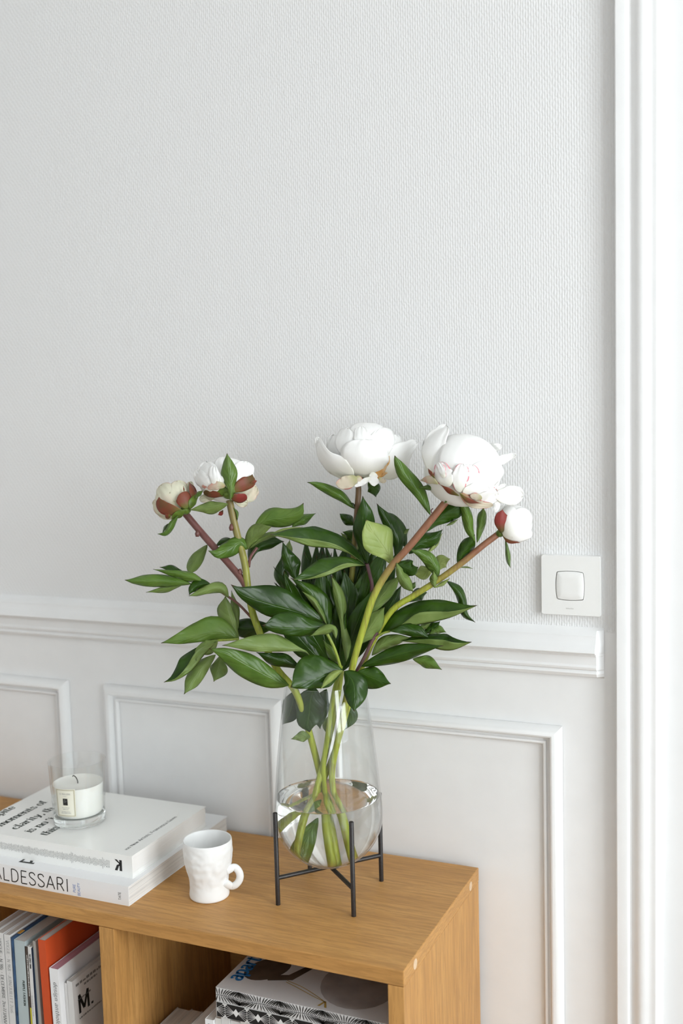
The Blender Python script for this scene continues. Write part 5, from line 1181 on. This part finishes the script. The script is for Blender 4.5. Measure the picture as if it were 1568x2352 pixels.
L(pC, 'P', 'T', [(930, 1440), (925, 1300, 24, 18), (925, 1180, 22, 18), (940, 1090)], -3.4, -3.6)

# ---- right stem: the big drooping white peony
pD = thing('peony', 'peony stem with the big white bloom flecked red, arching towards the door casing', 'flower', base_pt(775, 1970, 0), 'peonies in the vase')
stem(pD, [(1040, 1132, -8), (1015, 1163, -8), (985, 1200, -7.8), (940, 1255, -7.4), (898, 1302, -7), (860, 1365, -6.6), (835, 1440, -6), (812, 1520, -5.2), (800, 1580, -4.4), (780, 1680, -2.4), (762, 1780, -0.6), (778, 1880, 0.6), (797, 1968, 1.2)], 8.2, 'stem_red', r_end=7.2)
hD = core(pD, 'H', 640, 630, 445, 415, 4.8, -8, 'petal_white', 'flower_head')
dD = (640, 630, 465, 436, 5.0, False); dDb = (640, 630, 520, 450, 2.0, True)
for pts, dm_, zz, mt in (
    ([(560, 800), (420, 480, 180, 150), (340, 300, 140, 140), (330, 190)], dDb, -8.0, 'petal_white'),
    ([(330, 700), (270, 480, 115, 170), (300, 290, 125, 150), (380, 170, 75, 90), (445, 86)], (640, 630, 560, 560, 3.6, False), -8.0, 'petal_white'),
    ([(860, 520), (935, 390, 72, 62), (1030, 355, 50, 45), (1105, 348)], dDb, -8.2, 'petal_white'),
    ([(1000, 585), (1110, 512, 62, 48), (1200, 468, 40, 36), (1282, 440)], (640, 630, 800, 600, 2.0, True), -8.6, 'petal_white'),
    ([(740, 660), (880, 480, 140, 110), (940, 420, 100, 80), (1000, 400)], dD, -8.0, 'petal_white'),
    ([(560, 820), (530, 560, 180, 240), (580, 400, 200, 250), (640, 290, 190, 190), (665, 204)], dD, -8.15, 'petal_white'),
    ([(640, 890), (840, 740, 180, 140), (980, 640, 160, 150), (1100, 560)], dD, -8.3, 'petal_white'),
    ([(600, 895), (790, 920, 125, 110), (940, 930, 130, 110), (1070, 915)], dD, -8.3, 'petal_red_edge'),
    ([(1000, 760), (1060, 680, 60, 60), (1110, 600)], dD, -8.2, 'petal_white'),
    ([(600, 890), (700, 760, 120, 130), (730, 650, 110, 110), (750, 560)], dD, -8.45, 'petal_red_edge'),
    ([(600, 890), (600, 760, 90, 95), (620, 650, 90, 95), (640, 550)], dD, -8.6, 'petal_red_edge'),
    ([(480, 820), (410, 700, 112, 118), (385, 610, 85, 95), (385, 528)], dD, -8.6, 'petal_red_edge'),
    ([(420, 720), (390, 620, 50, 45), (370, 580, 45, 40), (350, 530)], dD, -8.8, 'petal_red_edge'),
    ([(640, 890), (770, 860, 75, 60), (880, 840, 60, 50), (960, 840)], dD, -8.7, 'petal_white'),
    ([(610, 910), (740, 1020, 70, 50), (900, 1055, 50, 30), (1005, 1045)], dD, -8.8, 'petal_blush'),
    ([(1020, 880), (1110, 850, 55, 55), (1165, 800)], dD, -8.0, 'petal_white'),
    ([(1030, 930), (1160, 930, 100, 110), (1280, 920, 100, 118), (1366, 935)], (640, 630, 1200, 900, 1.0, True), -9.2, 'petal_white'),
    ([(1080, 960), (1050, 1050, 40, 36), (1030, 1135)], (640, 630, 1200, 900, 1.0, True), -9.0, 'petal_white')):
    PET(hD, 'H', pts, zz, zz, dm_, mt, ruffle=0.12)
PET(hD, 'H', [(870, 965), (800, 950, 40, 50), (730, 930)], -8.95, -8.95, dD, 'petal_blush')
for pts, mt in (([(600, 935), (490, 880, 34, 30), (372, 800)], 'sepal'), ([(305, 725), (255, 660, 20, 20), (222, 603)], 'sepal'), ([(345, 795), (240, 742, 46, 52), (116, 752)], 'petal_blush'), ([(600, 900), (700, 990, 30, 26), (860, 1025)], 'sepal')):
    blade('sepal', pD, 'H', pts, -8.7, -8.6, 0.1, 0.1, (mt,), wave=0.15, dome=(640, 630, 500, 470, 5.3, False))
core(pD, 'H', 560, 905, 70, 60, 1.0, -9.0, 'calyx_green', 'calyx')
L(pD, 'H', 'M', [(385, 798), (250, 830, 38, 34), (110, 836)], -8.5, -9.5)
L(pD, 'H', 'M', [(552, 918), (480, 970, 28, 30), (410, 1028)], -9.5, -9.2)
L(pD, 'X', 'M', [(988, 1183), (960, 1132, 11, 18), (926, 1088, 14, 17), (910, 1060, 6, 9), (906, 1046)], -8.2, -9.6)
stem(pD, [(991, 1178, -8.6), (990, 1172, -8.9), (994, 1168, -9.0)], 1.2, 'stalk_maroon', 'stipule')
L(pD, 'S', 'T', [(690, 378), (790, 272, 68, 48), (905, 195, 88, 85), (1000, 135, 62, 82), (1040, 100)], -7.2, -7.6)
L(pD, 'S', 'U', [(900, 310), (950, 285, 14, 14), (1010, 250)], -7.0, -7.2)
L(pD, 'S', 'T', [(555, 570), (660, 465, 75, 65), (770, 425, 58, 72), (865, 345)], -4.5, -4.0)
L(pD, 'S', 'Y', [(715, 570), (790, 490, 22, 24), (865, 375)], -3.6, -3.4)
L(pD, 'S', 'M', [(820, 805), (795, 680, 72, 45), (700, 590, 50, 58), (555, 526)], -5.5, -6.5)
L(pD, 'S', 'Y', [(800, 730), (855, 640, 65, 70), (935, 614)], -3.6, -3.6)
L(pD, 'S', 'Y', [(790, 690), (685, 745, 62, 70), (592, 755)], -3.8, -3.6)
L(pD, 'S', 'T', [(440, 655), (520, 690, 75, 62), (590, 715, 70, 55), (642, 690)], -7.4, -8.0)
L(pD, 'S', 'U', [(440, 650), (480, 760, 50, 40), (540, 855, 52, 46), (598, 918)], -7.6, -8.4)
L(pD, 'T', 'U', [(250, 798), (325, 695, 62, 78), (415, 570, 82, 78), (492, 455)], -5.0, -6.2)
L(pD, 'T', 'U', [(350, 530), (450, 385, 62, 62), (550, 262, 52, 60), (640, 165)], -4.0, -5.0)
L(pD, 'S', 'T', [(280, 1270), (385, 1050, 75, 75), (490, 850)], -1.5, -1.5)

# ---- far right stem: the tight bud
pE = thing('peony', 'peony stem with a tight white bud and a red sepal, leaning above the light switch', 'flower', base_pt(800, 1970, 0), 'peonies in the vase')
stem(pE, [(1150, 1222, -6.5), (1110, 1252, -6.5), (1060, 1293, -6.2), (1005, 1333, -5.8), (950, 1368, -5.2), (900, 1402, -4.4), (858, 1470, -3.4), (828, 1540, -2.6), (800, 1620, -1.6), (770, 1720, -0.5), (730, 1820, 0.5), (690, 1880, 1.4), (660, 1922, 1.8)], 7.0, 'stem_red', r_end=6.5)
hE = core(pE, 'H', 1270, 1275, 192, 218, 2.1, -6.5, 'petal_white', 'flower_head')
dE = (1270, 1275, 212, 240, 2.35, False)
for pts in ([(1110, 1380), (1240, 1290, 140, 150), (1350, 1200, 130, 140), (1445, 1130)], [(1110, 1370), (1160, 1200, 80, 110), (1200, 1090, 75, 80), (1215, 1050)], [(1120, 1390), (1260, 1420, 110, 60), (1400, 1400, 90, 60), (1465, 1360)], [(1100, 1330), (1080, 1220, 40, 80), (1100, 1110, 50, 60), (1130, 1060)]):
    PET(hE, 'H', pts, -6.5, -6.5, dE, 'petal_white')
blade('sepal', pE, 'H', [(1105, 1385), (1090, 1265, 68, 95), (1100, 1165, 60, 85), (1118, 1100)], -8.2, -8.6, 0.4, 0.5, ('sepal_red',), wave=0.1, arch=0.3)
blade('sepal', pE, 'H', [(1105, 1385), (1195, 1468, 30, 34), (1330, 1500)], -7.4, -7.8, 0.3, 0.3, ('sepal',), wave=0.1)
core(pE, 'H', 1085, 1385, 45, 45, 0.7, -6.8, 'calyx_green', 'calyx')
L(pE, 'S', 'M', [(1440, 435), (1462, 560, 22, 22), (1470, 640, 18, 18), (1487, 697)], -6.6, -6.8)
L(pE, 'S', 'M', [(1165, 465), (1115, 350, 42, 34), (1090, 220, 52, 48), (1052, 120, 25, 34), (1022, 45)], -6.8, -8.6)
L(pE, 'S', 'M', [(1180, 465), (1205, 330, 28, 42), (1235, 210, 46, 34), (1240, 142)], -6.4, -7.0)
L(pE, 'S', 'T', [(1000, 655), (1050, 560, 55, 50), (1110, 470, 62, 62), (1160, 390)], -6.0, -7.0)
L(pE, 'S', 'U', [(1010, 695), (1080, 690, 8, 9), (1142, 704)], -5.6, -5.6)
L(pE, 'S', 'U', [(790, 880), (785, 800, 42, 36), (782, 725)], -6.4, -7.0)
L(pE, 'S', 'Y', [(785, 880), (860, 842, 16, 22), (932, 794)], -6.4, -6.6)
L(pE, 'S', 'T', [(540, 1010), (650, 940, 60, 60), (722, 925)], -3.0, -2.6)
L(pE, 'S', 'M', [(555, 910), (595, 860, 28, 24), (615, 826)], -3.0, -2.8)
L(pE, 'T', 'T', [(420, 730), (620, 655, 150, -15), (800, 622, 212, -105), (960, 590, 205, -95), (1120, 545, 158, -50), (1342, 442)], -3.6, -7.0, 1.4, -0.8)
L(pE, 'T', 'T', [(1062, 218), (1150, 300, 52, 28), (1212, 400, 34, 48), (1235, 520, 20, 38), (1325, 598)], -4.4, -5.0)
L(pE, 'T', 'T', [(895, 740), (790, 695, 42, 75), (665, 672, 38, 58), (525, 680)], -5.4, -6.2)
L(pE, 'T', 'T', [(640, 770), (850, 800, 95, -50), (1000, 850, 152, -95), (1130, 850, 132, -72), (1292, 778)], -4.2, -7.0, 1.2, -0.8)
L(pE, 'T', 'U', [(375, 902), (480, 800, 65, 55), (610, 748, 42, 52), (730, 736)], -4.0, -4.6)
L(pE, 'T', 'M', [(750, 935), (880, 962, 62, 58), (1018, 1033)], -3.6, -4.6)
L(pE, 'T', 'T', [(850, 700), (935, 650, 58, 45), (1002, 588)], -3.2, -3.4)
L(pE, 'T', 'M', [(900, 705), (980, 665, 42, 42), (1058, 690)], -3.6, -3.8)
L(pE, 'T', 'U', [(790, 650), (855, 635, 28, 30), (920, 598)], -3.6, -3.6)
L(pE, 'T', 'T', [(275, 1003), (460, 935, 58, 62), (660, 880, 82, 76), (850, 835, 42, 46), (1032, 812)], -5.2, -7.6)
stem(pE, [(760 + 230 / 4, 1280 + 1050 / 4, -4.2), (760 + 300 / 4, 1280 + 930 / 4, -4.4), (760 + 375 / 4, 1280 + 770 / 4, -4.6), (760 + 425 / 4, 1280 + 690 / 4, -4.6)], 3.6, 'stalk_maroon', 'leaf_stalk', r_end=4.5)
stem(pE, [(760 + 410 / 4, 1280 + 740 / 4, -4.8), (760 + 470 / 4, 1280 + 700 / 4, -5.2), (760 + 540 / 4, 1280 + 680 / 4, -5.6)], 2.4, 'stem_green', 'leaf_stalk')

# ---- a leafy stem without a bloom, in front
pF = thing('peony_foliage', 'flowerless peony stem whose broad leaves spill over the rim of the vase', 'flower', base_pt(745, 1900, -1))
stem(pF, [(782, 1530, -6), (765, 1600, -4.6), (752, 1690, -2.4), (742, 1770, -0.8), (748, 1840, 0.4), (752, 1900, 0.8), (764, 1960, 0.4)], 5.0, 'stem_green', r_end=7)
L(pF, 'P', 'T', [(725, 1188), (500, 1105, 62, 122), (250, 1035, 112, 178), (0, 950, 42, 92), (-120, 850)], -3.6, -6.6)
L(pF, 'P', 'T', [(765, 1235), (600, 1255, 66, 98), (400, 1250, 66, 152), (250, 1238, 42, 92), (173, 1226)], -6.4, -9.0)
L(pF, 'P', 'U', [(845, 1345), (825, 1262, 32, 32), (740, 1262, 48, 40), (605, 1326)], -7.6, -8.0)
stem(pF, [(751, 1455, -7.0), (766, 1485, -6.8), (778, 1520, -6.2), (784, 1545, -5.6)], 3.4, 'stem_green', 'leaf_stalk')
L(pF, 'P', 'U', [(602, 1498), (530, 1456, 10, 16), (300, 1438, 28, 128), (100, 1425, 42, 112), (-60, 1410, 26, 48), (-200, 1410)], -7.0, -10.0)
stem(pF, [(711, 1505, -7.0), (706, 1520, -6.8), (740, 1560, -5.4)], 3.0, 'stem_green', 'leaf_stalk')
L(pF, 'R', 'M', [(1535, 1216), (1385, 1155, 95, 72), (1150, 1030, 122, 108), (950, 920, 72, 50), (798, 880)], -7.0, -9.5)
L(pF, 'Q', 'T', [(515, 818), (385, 760, 52, 68), (250, 720, 62, 46), (113, 672)], -6.4, -7.4)
L(pF, 'Q', 'T', [(905, 832), (760, 880, 110, 185), (610, 935, 75, 225), (490, 980, 30, 120), (426, 996)], -7.4, -10.0)
L(pF, 'Q', 'Y', [(908, 840), (835, 868, 36, 30), (765, 930, 36, 26), (704, 1012)], -8.4, -10.2)
L(pF, 'Q', 'T', [(920, 845), (1000, 935, 110, 92), (1020, 1050, 115, 100), (1015, 1150, 60, 60), (1010, 1216)], -7.6, -9.6)
L(pF, 'Q', 'T', [(1045, 850), (1145, 892, 98, 105), (1245, 930, 78, 82), (1350, 962)], -5.4, -6.6)
L(pF, 'Q', 'M', [(892, 792), (825, 680, 62, 28), (728, 558)], -5.6, -6.4)
# leaves inside the neck of the vase
L(pF, 'Q', 'T', [(650, 990), (615, 1110, 130, 130), (600, 1240, 140, 120), (590, 1330, 92, 95), (605, 1408)], -3.2, -2.6, 0.6, 0.6)
L(pF, 'Q', 'T', [(760, 1010), (700, 1130, 90, 70), (690, 1260, 70, 80), (700, 1380)], -1.6, -1.2, 0.2, 0.2)
L(pF, 'Q', 'T', [(500, 1010), (450, 1130, 75, 85), (415, 1250, 75, 70), (352, 1338)], -1.8, -0.8, 0.3, 0.3)
L(pF, 'Q', 'U', [(612, 1450), (545, 1448, 48, 55), (480, 1460, 20, 25), (430, 1472)], -2.2, -2.0, 0.2, 0.2)
L(pF, 'Q', 'T', [(975, 1120), (985, 1260, 62, 66), (905, 1404)], 1.0, 1.0, 0.2, 0.2)
L(pF, 'Q', 'U', [(790, 1250), (770, 1340, 50, 50), (790, 1460)], 0.6, 0.6, 0.2, 0.2)
# leaf in the water
L(pF, 'X', 'M', [(738, 1868), (722, 1905, 14, 14), (706, 1945, 12, 14), (698, 1962)], 0.8, 0.8, 0.2, 0.2)
# deep foliage behind, filling the heart of the bouquet
rnd = random.Random(21)
for i in range(72):
    a = rad(rnd.uniform(-46, 40)); r0, r1 = rnd.uniform(10, 130), rnd.uniform(190, 345)
    cx0, cy0 = 775, 1560
    x0, y0 = cx0 + r0 * math.sin(a) * 0.8, cy0 - r0 * math.cos(a); x1, y1 = cx0 + r1 * math.sin(a) * 0.80, cy0 - r1 * math.cos(a)
    if x1 < 610 or x1 > 925 or y1 < 1215 or (x1 < 680 and y1 < 1300): continue
    w = rnd.uniform(20, 32); bx_, by_ = rnd.uniform(-16, 16), rnd.uniform(-10, 10)
    zz = rnd.uniform(-2.2, 5.0) if x1 < 830 else rnd.uniform(-4.0, 0.5)
    L([pB, pC, pF][i % 3] if x1 < 830 else [pD, pE][i % 2], 'X', 'T', [(x0, y0), (x0 + (x1 - x0) * 0.35 + bx_, y0 + (y1 - y0) * 0.35 + by_, w, w), (x0 + (x1 - x0) * 0.7 + bx_, y0 + (y1 - y0) * 0.7 + by_, w * 0.75, w * 0.75), (x1, y1)], zz * 0.4, zz, rnd.uniform(-0.4, 1.2), rnd.uniform(-0.4, 1.2))
